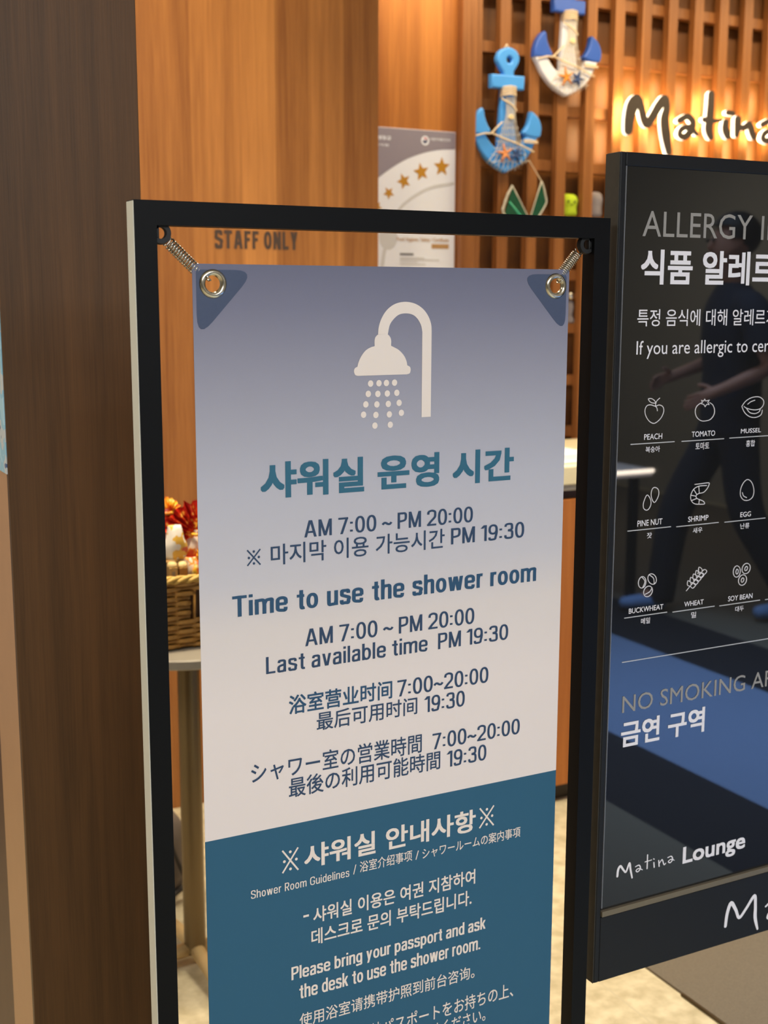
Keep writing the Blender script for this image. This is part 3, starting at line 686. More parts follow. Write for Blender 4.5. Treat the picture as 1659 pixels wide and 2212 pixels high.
# plush figures tucked in the screen
def plush(name, label, cx, zb, w, h, mat, eyes=True):
    t = thing(name, label, 'plush toy', (cx, 3.85, zb))
    b = MB(); b.lathe([(0.0, 0.0), (w * .40, 0.002), (w * .47, h * .12), (w * .43, h * .34), (w * .45, h * .5), (w * .5, h * .68), (w * .44, h * .86), (w * .28, h * .97), (0.0, h)], (0, 0, 0), 28, caps=False)
    for v in b.bm.verts: v.co = Vector((cx + v.co.x, 3.835 + v.co.y * 0.75, zb + v.co.z))
    b.link('body', mat, t, True)
    if eyes:
        for sd in (-1, 1): MB().ball((cx - 0.004 + sd * 0.0135, 3.808, zb + h * 0.62), 0.0042, 0.003, 0.0052, 10, 8).link('eye', M['dark_eye'], t, True)
        MB().tube([(cx - 0.010, 3.807, zb + h * 0.50), (cx - 0.004, 3.806, zb + h * 0.485), (cx + 0.002, 3.807, zb + h * 0.50)], 0.0014, 6).link('mouth', M['dark_eye'], t, True)
    return t
yp = at(1236, 425, 3.82); zk = min(ZB, key=lambda z: abs(z - at(1236, 478, 3.85).z))
plush('plush_toy', 'lime green plush toy sitting between two slats of the screen', 2.4325 + 0.122 * 2 + 0.0425 + 0.0397, zk, 0.078, at(1236, 418, 3.82).z - zk, M['lime'])
gpx = at(1288, 440, 3.83)
plush('plush_toy', 'small grey plush toy half hidden behind the edge of the black sign', 2.4325 + 0.122 * 3 + 0.0425 + 0.036, zk, 0.066, at(1288, 414, 3.83).z - zk, M['plush_grey'], False)
fz = min(ZB, key=lambda z: abs(z - at(1232, 702, 3.85).z))
fp = at(1240, 660, 3.82)
fg = thing('figurine', 'small silvery figurine on a lower crossbar right of the banner', 'figurine', (fp.x, 3.85, fz))
MB().lathe([(0.0, 0.0), (0.022, 0.0), (0.02, 0.012), (0.012, 0.03), (0.018, 0.055), (0.013, 0.08), (0.0, 0.082)], (fp.x, 3.85, fz), 20, caps=False).link('body', M['plush_grey'], fg, True)
MB().ball((fp.x, 3.846, fz + 0.097), 0.019).link('head', M['steel'], fg, True)

# ------------------------------------------------------------------ illuminated lounge lettering
for k in range(3, 12):                                # the sign's light modules, shining on the panel between the slats
    xk = 2.4325 + 0.122 * k + 0.0425 + 0.0397
    for zk_ in (2.072, 2.265):
        area('sign_light_module', (xk, 3.845, zk_), (xk, 3.9, zk_), 0.05, 0.11, 0.20 if k == 3 else 0.30, (1.0, 0.80, 0.46))
LY = 3.742
def lp(x, y, w): p = at(1300 + x / 4.62, 120 + y / 4.62, LY); return (p.x, p.z, w / 4.62 * 0.0023)
lounge = thing('illuminated_sign', 'dark brushed lettering with glowing white edges on the slatted screen', 'sign', (3.0, 3.79, 2.05))
GL = {
 'M': [[(262, 745, 70), (275, 620, 85), (305, 500, 95), (350, 450, 85), (390, 520, 60), (420, 640, 60), (455, 680, 62), (510, 600, 62), (570, 500, 66), (625, 435, 60), (645, 520, 58), (625, 640, 75), (640, 800, 78), (665, 960, 50)]],
 'a': [[(770, 650, 42), (850, 610, 44), (905, 660, 52), (890, 740, 55), (830, 810, 50), (775, 790, 40), (800, 730, 42), (880, 720, 44), (950, 790, 24)]],
 't': [[(1090, 390, 56), (1085, 500, 62), (1075, 620, 66), (1065, 740, 70), (1085, 815, 46)], [(1020, 640, 40), (1100, 655, 34), (1190, 645, 20)]],
 'i': [[(1235, 670, 56), (1232, 740, 64), (1255, 800, 56)], [(1255, 570, 40), (1310, 580, 34)]],
 'n': [[(1355, 640, 62), (1352, 720, 60), (1345, 790, 46)], [(1375, 720, 44), (1420, 720, 46), (1470, 690, 52), (1495, 760, 58), (1510, 815, 44)]],
 'a2': [[(1600, 690, 42), (1680, 655, 44), (1735, 700, 52), (1720, 780, 55), (1660, 850, 50), (1605, 830, 40), (1630, 770, 42), (1710, 760, 44), (1780, 830, 24)]],
}
for nm, strokes in GL.items():
    f = MB(); h = MB(); bk_ = MB()
    for st in strokes:
        P = [lp(*p) for p in st]
        f.ribbon(P, LY - 0.004, LY, 7)
        h.ribbon([(x, z, w * 1.0) for x, z, w in P], LY + 0.0004, LY + 0.015, 7)
        bk_.ribbon([(x, z, w * 0.86) for x, z, w in P], LY + 0.016, LY + 0.018, 7)
    fo = f.link('letter', M['sign_black'], lounge)
    bk_.link('back_light', M['backlight'], fo)['label'] = 'warm light behind the letter'
    h.link('glowing_edge', M['halo'], fo)['label'] = 'glowing white acrylic edge'

# ------------------------------------------------------------------ banner stand and shower banner
Y0 = 1.255; YB = 1.267; TW = 0.0232
xL, xR = 0.3727, 0.9665; zT = 1.5985
bs = thing('banner_stand', 'black square tube stand holding the shower room banner on springs', 'banner stand', ((xL + xR) / 2, Y0 + TW / 2, 0))
fx0, fx1, fz0, fz1 = xL + TW, xR - TW, 0.05 + TW, zT - TW - 0.0013
MB().flat([[(xL, 0.018), (xR, 0.018), (xR, zT), (xL, zT)], [(fx0, fz0), (fx1, fz0), (fx1, fz1), (fx0, fz1)]], Y0, Y0 + TW).link('frame', M['black_metal'], bs)
MB().box(xL - 0.0012, xL, Y0 + 0.0004, Y0 + TW - 0.0004, 0.03, zT - 0.001, 0.0005).link('sheen_strip', M['edge_sheen'], bs)['label'] = 'pale grey strip painting the sheen on the outer side'  # pale colour paints light reflected off the black tube's outer side
MB().box(xL - 0.02, xR + 0.01, Y0 - 0.15, Y0 + 0.15, 0.0, 0.02, 0.004).link('base_plate', M['black_metal'], bs)
zi = zT - TW - 0.0013
for sx, xx in ((1, xL + TW), (-1, xR - TW)):
    lc = Vector((xx + sx * 0.0062, Y0 + TW / 2 - 0.002, zi - 0.0075))
    b = MB(); b.ring([(0.0058, -0.004), (0.0105, -0.004), (0.0118, 0), (0.0105, 0.004), (0.0058, 0.004)], lc, 28)
    b.box(min(xx, xx + sx * 0.004), max(xx, xx + sx * 0.004), lc.y - 0.004, lc.y + 0.004, zi - 0.013, zi, 0.0005)
    b.link('hook_lug', M['black_inner'], bs, True, 40)

bn = thing('banner', 'grey to white and blue fabric banner listing shower room hours', 'banner', (0.676, YB, 0.16))
bx0, bx1, bz1, bz0 = 0.4362, 0.9158, 1.5366, 0.16
gl, gr = Vector((0.4588, YB, 1.5160)), Vector((0.8962, YB, 1.5168))
def rr(x0, x1, z0, z1, r, n=5):
    o = []
    for cx_, cz_, a in ((x1 - r, z1 - r, 0), (x0 + r, z1 - r, PI / 2), (x0 + r, z0 + r, PI), (x1 - r, z0 + r, 1.5 * PI)):
        o += [(cx_ + r * math.cos(a + PI / 2 * k / n), cz_ + r * math.sin(a + PI / 2 * k / n)) for k in range(n + 1)]
    return o
hr = 0.0098
MB().flat([rr(bx0, bx1, bz0, bz1, 0.002), circle(gl.x, gl.z, hr, 28), circle(gr.x, gr.z, hr, 28)], YB, YB + 0.0006).link('fabric', M['banner'], bn)
def round_poly(pts, r, n=6):
    o = []; N = len(pts)
    for i in range(N):
        p = Vector(pts[i]); a = (Vector(pts[i - 1]) - p).normalized(); c = (Vector(pts[(i + 1) % N]) - p).normalized()
        rr_ = r[i] if isinstance(r, (list, tuple)) else r
        s, e = p + a * rr_, p + c * rr_
        for k in range(n + 1):
            t = k / n; o.append(tuple((1 - t) ** 2 * s + 2 * t * (1 - t) * p + t * t * e))
    return o
for sx, g in ((1, gl), (-1, gr)):
    ex = bx0 if sx > 0 else bx1
    tri = [(ex + sx * 0.004, bz1 - 0.006), (ex + sx * 0.071, bz1 - 0.006), (ex + sx * 0.004, bz1 - 0.079)]
    MB().flat([round_poly(tri, [0.004, 0.024, 0.026]), circle(g.x, g.z, hr, 28)], YB - 0.0003, YB - 0.0001).link('corner_patch', M['patch'], bn)['label'] = 'dark blue reinforced corner'
    prof = [(0.0085 + 0.0, 0.0025), (0.0088, -0.0012), (0.0100, -0.0026), (0.0120, -0.0030), (0.0140, -0.0024), (0.0152, -0.0008), (0.0154, -0.0003), (0.0154, 0.0010), (0.0110, 0.0026)]
    MB().ring(prof, (g.x, YB, g.z), 48).link('grommet', M['brass_steel'], bn, True, 50)
# springs (parts of the stand): from the lug ring to the grommet behind the fabric
for sx, g, xx in ((1, gl, xL + TW), (-1, gr, xR - TW)):
    A = Vector((xx + sx * 0.0105, Y0 + TW / 2 + 0.001, zi - 0.0115)); Bp = Vector((g.x, YB + 0.0085, g.z))
    d = (Bp - A); Ln = d.length; d.normalize()
    u = d.cross(Vector((0, 1, 0))).normalized(); w = d.cross(u)
    pts = []
    hk = 0.016 / Ln
    # upper hook loop
    for k in range(10):
        a = PI * 1.5 * (1 - k / 9)
        pts.append(A + d * (0.002 + 0.006 * (1 - math.cos(a)) * 0.5) + u * (0.0055 * math.sin(a)) )
    turns = 15; r = 0.0058; s0, s1 = 0.009, Ln - 0.012
    for k in range(turns * 14 + 1):
        a = 2 * PI * k / 14
        pts.append(A + d * (s0 + (s1 - s0) * k / (turns * 14)) + (u * math.cos(a) + w * math.sin(a)) * r)
    pts.append(Bp - d * 0.008 + Vector((0, -0.002, 0))); pts.append(Bp - d * 0.005 + Vector((0, -0.006, 0))); pts.append(Bp - d * 0.0055 + Vector((0, -0.0125, 0))); pts.append(Bp - d * 0.0125 + Vector((0, -0.0130, 0)))
    MB().tube(pts, 0.0009, 7).link('spring', M['steel'], bs, True)

# shower icon
def sq(x, y): p = at(720 + x / 6.38, 640 + y / 6.38, YB); return (p.x, p.z)
pipe_o = spline([sq(*p) for p in ((615, 525), (625, 420), (665, 300), (740, 185), (850, 105), (985, 76), (1120, 100), (1230, 170), (1305, 270), (1345, 380), (1353, 480))], 6)
pipe_o += [sq(1340, 1660), sq(1214, 1667)]
pipe_o += spline([sq(*p) for p in ((1224, 490), (1205, 395), (1150, 300), (1080, 250), (990, 236), (900, 255), (825, 320), (775, 400), (750, 520))], 6)
head = spline([sq(*p) for p in ((567, 685), (566, 610), (580, 560), (612, 527))], 5) + spline([sq(*p) for p in ((745, 520), (780, 560), (795, 610), (793, 680))], 5)
head += spline([sq(*p) for p in ((810, 690), (900, 740), (970, 815), (1005, 890), (1016, 950))], 5)
head += spline([sq(*p) for p in ((1025, 955), (1055, 975), (1063, 1015), (1050, 1060), (1010, 1076))], 5)
head += spline([sq(*p) for p in ((335, 1097), (300, 1085), (283, 1040), (292, 995), (330, 970))], 5)
head += spline([sq(*p) for p in ((338, 930), (375, 840), (440, 750), (510, 705), (560, 690))], 5)
ic = MB(); ic.flat([pipe_o], YB - 0.0004, YB - 0.0004); ic.flat([head], YB - 0.0005, YB - 0.0005)
for (x, y) in ((512, 1203), (627, 1198), (730, 1195), (842, 1190), (480, 1345), (612, 1345), (742, 1340), (873, 1330), (446, 1490), (598, 1490), (756, 1483), (905, 1468), (415, 1632), (585, 1635), (770, 1627), (936, 1606), (571, 1782), (783, 1770)):
    c = sq(x, y); ic.flat([circle(c[0], c[1], 0.00345, 20, 0.0037)], YB - 0.0004, YB - 0.0004)
ic.link('shower_icon', M['ink_cream'], bn)

def bl(s, mat, left, right, base, top, ref, bold=0.0, fit=None): return letter(bn, s, M[mat], YB, left, right, base, top, ref, bold, fit)
def bs_(s, mat, left, right, base, top, w=0.125, gap=0.09, space=0.24): return stroke_text(bn, s, M[mat], YB, left, right, base, top, w, gap, space)
def refmark(mat, x0, y0, x1, y1, w):                # reference mark: crossed strokes with four dots
    p, q = at(x0, y0, YB), at(x1, y1, YB); cx, cz = (p.x + q.x) / 2, (p.z + q.z) / 2; rx, rz = (q.x - p.x) / 2, abs(p.z - q.z) / 2
    b = MB()
    for sg_ in (1, -1): b.ribbon([(cx - rx, cz - rz * sg_, w), (cx + rx, cz + rz * sg_, w)], YB - .00045 + sg_ * .00003, YB - .00045 + sg_ * .00003, 6, False, 10, False)
    for dx, dz in ((1, 0), (-1, 0), (0, 1), (0, -1)): b.prism(circle(cx + dx * rx * .76, cz + dz * rz * .76, w * .85, 14), YB - .0006, YB - .0006)
    return b.link('reference_mark', M[mat], bn)
bl('샤워실 운영 시간', 'ink_teal', (562.5, 1077), (1109, 1036), (625, 1074.5), (621, 996), '샤', 0.034)
bs_('AM 7:00 ~ PM 20:00', 'ink_navy', (657, 1161), (1021, 1127), (658, 1161), (667, 1124))
refmark('ink_navy', 533.7, 1188.5, 562.4, 1219.5, 0.0017)
bl('마지막 이용 가능시간', 'ink_navy', (585, 1224), (960, 1181), (612, 1219), (610, 1174.5), '마', 0.008)
bs_('PM 19:30', 'ink_navy', (973.8, 1176), (1131.6, 1161), (975, 1176), (974, 1141.5))
bs_('Time to use the shower room', 'ink_blue', (502, 1332), (1157.4, 1256), (517, 1332), (513, 1287), 0.148, 0.075, 0.28)
bs_('AM 7:00 ~ PM 20:00', 'ink_navy', (659, 1396), (1024, 1346), (660, 1396), (669, 1358))
bs_('Last available time  PM 19:30', 'ink_navy', (574.7, 1456), (1097, 1380.7), (577, 1456), (575, 1419.5))
bl('浴室营业时间', 'ink_blue', (624, 1543), (847, 1503), (630, 1543.5), (638, 1501), '浴', 0.016)
bs_('7:00~20:00', 'ink_navy', (858, 1504), (1054.3, 1475.7), (866, 1504), (860, 1469.7))
bl('最后可用时间', 'ink_navy', (684, 1577), (901, 1541), (690, 1578), (689, 1540), '最', 0.009)
bs_('19:30', 'ink_navy', (917, 1539), (1003.4, 1529), (922, 1538.5), (920, 1504.5))
bl('シャワー室の営業時間', 'ink_navy', (542.7, 1690), (910.7, 1628), (697, 1663.5), (699, 1621), '室', 0.008)
bs_('7:00~20:00', 'ink_navy', (933.7, 1618), (1122, 1590), (942, 1618), (935, 1585))
bl('最後の利用可能時間', 'ink_navy', (624, 1722), (950.5, 1661), (630, 1723), (629, 1682), '最', 0.009)
bs_('19:30', 'ink_navy', (965.6, 1656.7), (1050, 1643), (970, 1656.5), (968, 1622.5))
refmark('ink_cream', 609.5, 1837.5, 644, 1878.5, 0.0021)
refmark('ink_cream', 1036, 1746, 1065.8, 1782, 0.0021)
bl('샤워실 안내사항', 'ink_cream', (657, 1876), (1027, 1790), (700, 1868), (697, 1818), '샤', 0.024)
bs_('Shower Room Guidelines', 'ink_cream', (542, 1941), (754, 1890), (546, 1941), (549, 1922.5), 0.115, 0.11, 0.3)
bs_('/', 'ink_cream', (763, 1886), (769, 1884), (766, 1886.5), (768, 1868), 0.1)
bl('浴室介绍事项', 'ink_cream', (777, 1883), (890, 1857), (781, 1884), (783, 1860), '浴', 0.006)
bs_('/', 'ink_cream', (897.5, 1854), (904, 1852), (900, 1855), (902, 1838), 0.1)
bl('シャワールームの案内事項', 'ink_cream', (912, 1851), (1123.5, 1807), (1058, 1822), (1058, 1799.5), '案', 0.006)
bs_('-', 'ink_cream', (655, 1983), (667, 1980), (660, 1990), (660, 1958), 0.16)
bl('샤워실 이용은 여권 지참하여', 'ink_cream', (676.5, 1987), (1026, 1911), (704, 1988), (700, 1955), '샤', 0.016)
bl('데스크로 문의 부탁드립니다.', 'ink_cream', (672.4, 2040), (1018, 1956), (695, 2037), (692, 2003), '데', 0.016)
bs_('Please bring your passport and ask', 'ink_cream', (629.4, 2117), (1048.3, 2009), (631, 2117), (629.4, 2089.5), 0.14, 0.065, 0.24)
bs_('the desk to use the shower room.', 'ink_cream', (646.5, 2156), (1037, 2052), (661, 2153.5), (659, 2124), 0.14, 0.065, 0.24)
bl('使用浴室请携带护照到前台咨询。', 'ink_cream', (647, 2218), (1024.5, 2113), (1000, 2118.5), (992, 2093), '询', 0.006)
bl('パスポートをお持ちの上、', 'ink_cream', (826, 2232), (1108, 2152), (1012, 2181), (1007, 2150.5), '持', 0.006)
bl('シャワー室のご利用は', 'ink_cream', (600, 2290), (822, 2234), (812, 2238), (806, 2210), '用', 0.006)
bl('デスクまでお問い合わせください。', 'ink_cream', (690, 2306), (1048, 2204), (1038, 2205), (1034, 2184), 'い', 0.006)

# ------------------------------------------------------------------ black allergy sign
YS = 1.262
sg = thing('display_sign', 'tall black framed display sign with allergy icons at the right edge', 'sign', (1.60, YS + 0.03, 0))
sl = at(1336, 330, YS).x + 0.004; sr = sl + 0.84
st = at(1336, 328, YS).z + 0.001; sb = at(1302, 2119, YS).z
pl_, pz1, pz0 = at(1337, 820, YS).x, at(1400, 361, YS).z, at(1301, 1962, YS).z
pr_ = sr - (pl_ - sl)
# frame: four bars, panel recessed inside, lower fascia
MB().box(sl, pl_, YS, YS + 0.029, sb, st, 0.0015).link('side_rail', M['sign_frame'], sg)
MB().box(pr_, sr, YS, YS + 0.029, sb, st, 0.0015).link('side_rail', M['sign_frame'], sg)
MB().box(pl_, pr_, YS, YS + 0.029, pz1, st, 0.0015).link('top_rail', M['sign_frame'], sg)
MB().box(pl_, pr_, YS, YS + 0.029, sb, pz0 - 0.014, 0.001).link('lower_fascia', M['sign_frame'], sg)
MB().box(pl_, pr_, YS - 0.003, YS + 0.01, pz0 - 0.012, pz0 - 0.004, 0.0008).link('ledge', M['bronze_ledge'], sg)['label'] = 'bronze ledge below the panel'
MB().box(pl_ + 0.0002, pl_ + 0.0012, YS - 0.0006, YS + 0.004, pz0, pz1).link('panel_bead', M['sign_line'], sg)
MB().box(sl - 0.0012, sl, YS + 0.001, YS + 0.028, sb, st - 0.001).link('side_cover', M['sign_side'], sg)['label'] = 'scuffed dark side cover'
MB().box(pl_, pr_, YS + 0.026, YS + 0.029, pz0 - 0.014, pz1).link('back_panel', M['sign_frame'], sg)
PYS = YS + 0.002
gpn = MB().box(pl_ + 0.0012, pr_ - 0.0012, PYS, PYS + 0.02, pz0 - 0.004, pz1, 0.0).link('display_panel', M['glossy_panel'], sg)
MB().box(1.50, 1.72, YS + 0.03, YS + 0.07, 0.0, 1.2, 0.004).link('post', M['sign_frame'], sg)
MB().box(1.36, 1.86, YS - 0.05, YS + 0.25, 0.0, 0.018, 0.003).link('base_plate', M['sign_frame'], sg)
def sl_(s, mat, left, right, base, top, ref, bold=0.0, fit=None): return letter(sg, s, M[mat], PYS, left, right, base, top, ref, bold, fit)
sl_('ALLERGY INFORMATION', 'ink_grey', (1387.2, 510), (1624, 512), (1390, 510), (1411, 456), 'A', 0, 'ALLERGY')
sl_('식품 알레르기 정보', 'ink_white', (1382.7, 614), (1618, 611), (1432, 615), (1435, 539), '식', 0.026, '식품 알레')
sl_('특정 음식에 대해 알레르기가 있으신 분은', 'ink_white', (1375.6, 705), (1652, 696), (1397, 705), (1394, 669), '특', 0.004, '특정 음식에 대해 알레르')
sl_('If you are allergic to certain foods', 'ink_white', (1374, 766), (1648, 757), (1374, 766), (1375, 737), 'I', 0, 'If you are allergic to ce')
rows = [('PEACH', (1390.8, 950), (1429.7, 948.6), 938, '복숭아', (1394, 978), (1424.8, 975.7), 965, (1361.8, 960), (1456.8, 954)),
 ('TOMATO', (1493.5, 944), (1544, 941), 932.5, '토마토', (1501.7, 970), (1531.3, 968), 957.5, (1472, 953.5), (1563.6, 947.5)),
 ('MUSSEL', (1599.8, 936), (1643, 934), 926.5, '홍합', (1610.7, 965), (1630, 963), 951, (1575.4, 946.8), (1667, 940)),
 ('PINE NUT', (1376.3, 1137.4), (1430, 1132.5), 1124.7, '잣', (1396.8, 1163), (1407.4, 1162), 1150.5, (1355.2, 1147), (1449, 1138)),
 ('SHRIMP', (1485.7, 1127.6), (1529.5, 1124.3), 1115.8, '새우', (1496, 1152), (1516.4, 1150), 1140, (1460.6, 1137.6), (1552, 1128.7)),
 ('EGG', (1598.5, 1117), (1621.4, 1114.7), 1106.5, '난류', (1598.5, 1142.5), (1618, 1140), 1130.5, (1564.7, 1127.4), (1653, 1119.4)),
 ('BUCKWHEAT', (1357.8, 1325.7), (1432, 1316), 1314.6, '메밀', (1384, 1348.5), (1403.4, 1346), 1335.7, (1348.3, 1334.6), (1440.6, 1322.8)),
 ('WHEAT', (1477.5, 1310.6), (1519, 1305), 1300, '밀', (1492.4, 1335), (1502.9, 1333.6), 1322.3, (1452.4, 1321.7), (1543, 1309.7)),
 ('SOY BEAN', (1572, 1299), (1624.7, 1292), 1288, '대두', (1587.6, 1321.5), (1605.8, 1319.4), 1310, (1553.6, 1308.3), (1641.4, 1296.6))]
def line(p, q, mat, w=0.0011):
    a, b = at(p[0], p[1], PYS), at(q[0], q[1], PYS); z = (a.z + b.z) / 2
    return MB().box(a.x, b.x, PYS - 0.0005, PYS, z - w / 2, z + w / 2).link('rule', M[mat], sg)
for en, a, b, t, ko, c, d, t2, u, v in rows:
    sl_(en, 'ink_white', a, b, (a[0] + 2, a[1]), (a[0] + 2, t), en[0] if en[0] != 'O' else 'P', 0.006)
    sl_(ko, 'ink_white', c, d, (c[0] + 2, c[1]), (c[0] + 2, t2), ko[0], 0.006)
    line(u, v, 'ink_line')
line((1676, 938), (1770, 930), 'ink_line'); line((1665, 1118), (1755, 1108), 'ink_line'); line((1652.5, 1295), (1740, 1283), 'ink_line')
line((1343.4, 1427), (1800, 1360), 'ink_line')
sl_('NO SMOKING AREA', 'ink_grey', (1343.4, 1540), (1608, 1498), (1345, 1540), (1344.5, 1504.5), 'N', 0, 'NO SMOKING')
sl_('금연 구역', 'ink_white', (1340, 1615), (1520.2, 1584.5), (1346, 1614.5), (1347, 1562), '금', 0.026)

def icon(nm, paths, ox, oy, r=0.00058):
    b = MB()
    for pts, closed in paths:
        P = [at(ox + x / 4.496, oy + y / 4.496, PYS) for x, y in spline(pts, 4, closed)]
        b.tube([Vector((p.x, PYS - 0.0003, p.z)) for p in P], r, 5, closed)
    return b.link(nm, M['ink_white'], sg)
def ell(cx, cy, rx, ry, rot=0.0, n=12):
    return [(cx + rx * math.cos(2 * PI * k / n) * math.cos(rot) - ry * math.sin(2 * PI * k / n) * math.sin(rot), cy + rx * math.cos(2 * PI * k / n) * math.sin(rot) + ry * math.sin(2 * PI * k / n) * math.cos(rot)) for k in range(n)]
def zig(p): return [q for a in p for q in (a, a)]
O1 = (1290, 800); O2 = (1290, 1180)
icon('peach_icon', [([(563, 348), (600, 336), (635, 352), (645, 395), (625, 450), (590, 492), (548, 515), (505, 495), (472, 445), (462, 390), (480, 345), (520, 335)], True), ([(563, 348), (578, 366), (583, 395)], False), ([(563, 345), (575, 300), (607, 268)], False), ([(565, 318), (530, 315), (505, 298), (497, 276), (530, 276), (556, 295)], True)], *O1)
icon('tomato_icon', [([(1003, 318), (965, 350), (950, 400), (965, 455), (1005, 488), (1045, 492), (1095, 478), (1130, 435), (1138, 385), (1122, 338), (1090, 312)], False), (zig([(1003, 322), (1020, 312), (1012, 292), (1033, 298), (1043, 280), (1053, 298), (1086, 290), (1072, 312), (1085, 332), (1062, 330), (1047, 352), (1033, 330)]), True)], *O1)
icon('mussel_icon', [([(1403, 350), (1440, 300), (1500, 264), (1570, 258), (1612, 290), (1612, 335), (1580, 373), (1520, 384), (1450, 368), (1424, 350)], False), ([(1403, 350), (1430, 410), (1480, 450), (1540, 456), (1590, 430), (1602, 382)], False), ([(1450, 372), (1480, 410), (1530, 420), (1570, 402), (1582, 376)], False), ([(1458, 330), (1490, 305), (1530, 290)], False)], *O1)
icon('pine_nut_icon', [([(485, 1210), (515, 1250), (520, 1300), (500, 1345), (475, 1358), (450, 1340), (446, 1300), (460, 1250)], True), ([(560, 1137), (590, 1155), (597, 1200), (580, 1250), (553, 1283), (530, 1250), (522, 1200), (535, 1150)], True)], *O1)
icon('shrimp_icon', [([(945, 1108), (1010, 1100), (1080, 1092), (1085, 1108), (1065, 1150), (1030, 1185), (985, 1196), (960, 1215), (965, 1242), (995, 1256), (1030, 1272), (1040, 1297), (985, 1300), (940, 1294), (910, 1260), (908, 1210), (935, 1155), (985, 1125), (1062, 1118)], False), ([(985, 1125), (990, 1195)], False), ([(935, 1155), (965, 1205)], False), ([(908, 1212), (958, 1222)], False), ([(912, 1265), (962, 1245)], False), ([(985, 1300), (990, 1258)], False)], *O1)
icon('egg_icon', [([(1460, 1060), (1500, 1090), (1520, 1160), (1510, 1225), (1470, 1260), (1420, 1258), (1390, 1215), (1393, 1150), (1420, 1090)], True), ([(1408, 1185), (1420, 1220), (1450, 1236)], False)], *O1)
icon('buckwheat_icon', [(ell(435, 350, 36, 56, 0.15), True), ([(430, 298), (462, 340), (440, 400)], False), (ell(532, 318, 40, 52, -0.35), True), ([(508, 280), (545, 310), (552, 362)], False), (ell(492, 438, 40, 54, 0.45), True), ([(532, 398), (510, 440), (462, 468)], False)], *O2)
wp = [([(862, 435), (1035, 225)], False)]
for k in range(5):
    x = 905 + 27 * k; y = 385 - 33 * k
    wp.append(([(x, y), (x - 30, y - 8), (x - 25, y - 50), (x + 2, y - 32)], True)); wp.append(([(x, y), (x + 22, y + 22), (x + 50, y - 10), (x + 28, y - 28)], True))
wp.append(([(975, 270), (985, 222)], False)); wp.append(([(1000, 310), (1032, 278)], False))
icon('wheat_icon', wp, *O2)
icon('soy_bean_icon', [(ell(1354, 245, 34, 55, 0.1), True), (ell(1357, 246, 11, 24, 0.1), True), (ell(1445, 216, 38, 52, 0.35), True), (ell(1445, 216, 12, 22, 0.35), True), (ell(1410, 328, 38, 52, 0.3), True), (ell(1410, 328, 12, 22, 0.3), True)], *O2)

def logo(nm, glyphs, Y, ox, oy, k, mat, proud=0.0005):
    for name, strokes in glyphs:
        b = MB()
        for stt in strokes:
            P = []
            for x, y, w in stt:
                p = at(ox + x / k, oy + y / k, Y); P.append((p.x, p.z, w / k * 0.000555))
            b.ribbon(P, Y - proud, Y - proud, 6)
        b.link(nm, M[mat], sg)
logo('lettering', [
 ('M', [[(506, 1035, 22), (512, 985, 24), (530, 958, 22), (555, 990, 18), (572, 1000, 18), (598, 935, 20), (606, 985, 20), (618, 1045, 16)]]),
 ('a', [[(645, 962, 10), (672, 950, 11), (682, 975, 12), (662, 1000, 11), (648, 992, 10), (668, 975, 10), (697, 985, 7)]]),
 ('t', [[(737, 872, 12), (735, 920, 13), (733, 975, 14)], [(718, 925, 9), (768, 910, 8)]]),
 ('i', [[(785, 930, 13), (787, 965, 14)], [(783, 902, 11), (788, 905, 9)]]),
 ('n', [[(822, 915, 12), (825, 958, 13)], [(828, 935, 9), (848, 908, 11), (862, 945, 12), (875, 935, 9)]]),
 ('a', [[(892, 892, 10), (918, 882, 11), (928, 905, 12), (910, 930, 11), (895, 922, 10), (915, 905, 10), (940, 912, 7)]])], PYS, 1190, 1600, 3.537, 'ink_white')
sl_('Lounge', 'ink_white', (1473.6, 1866), (1608.4, 1836), (1476, 1865.5), (1474, 1830.4), 'L', 0.024)
logo('lettering', [
 ('M', [[(1332, 1415, 34), (1345, 1320, 38), (1375, 1240, 40), (1410, 1290, 34), (1437, 1350, 32), (1490, 1280, 32), (1552, 1185, 36), (1560, 1260, 36), (1558, 1350, 40), (1575, 1435, 24)]]),
 ('a', [[(1640, 1265, 20), (1690, 1225, 22), (1725, 1270, 24), (1690, 1350, 24), (1650, 1350, 20), (1680, 1300, 20), (1750, 1320, 14)]]),
 ('t', [[(1840, 1080, 24), (1835, 1180, 26), (1832, 1290, 28)], [(1800, 1180, 18), (1890, 1150, 16)]]),
 ('i', [[(1930, 1180, 26), (1934, 1260, 28)], [(1926, 1110, 22), (1936, 1116, 18)]]),
 ('n', [[(2005, 1150, 24), (2010, 1240, 26)], [(2015, 1190, 18), (2060, 1130, 22), (2090, 1210, 24), (2110, 1190, 18)]]),
 ('a', [[(2150, 1110, 20), (2200, 1080, 22), (2225, 1130, 24), (2190, 1190, 24), (2150, 1180, 20), (2190, 1140, 20), (2250, 1160, 14)]])], YS, 1190, 1600, 3.537, 'ink_white')

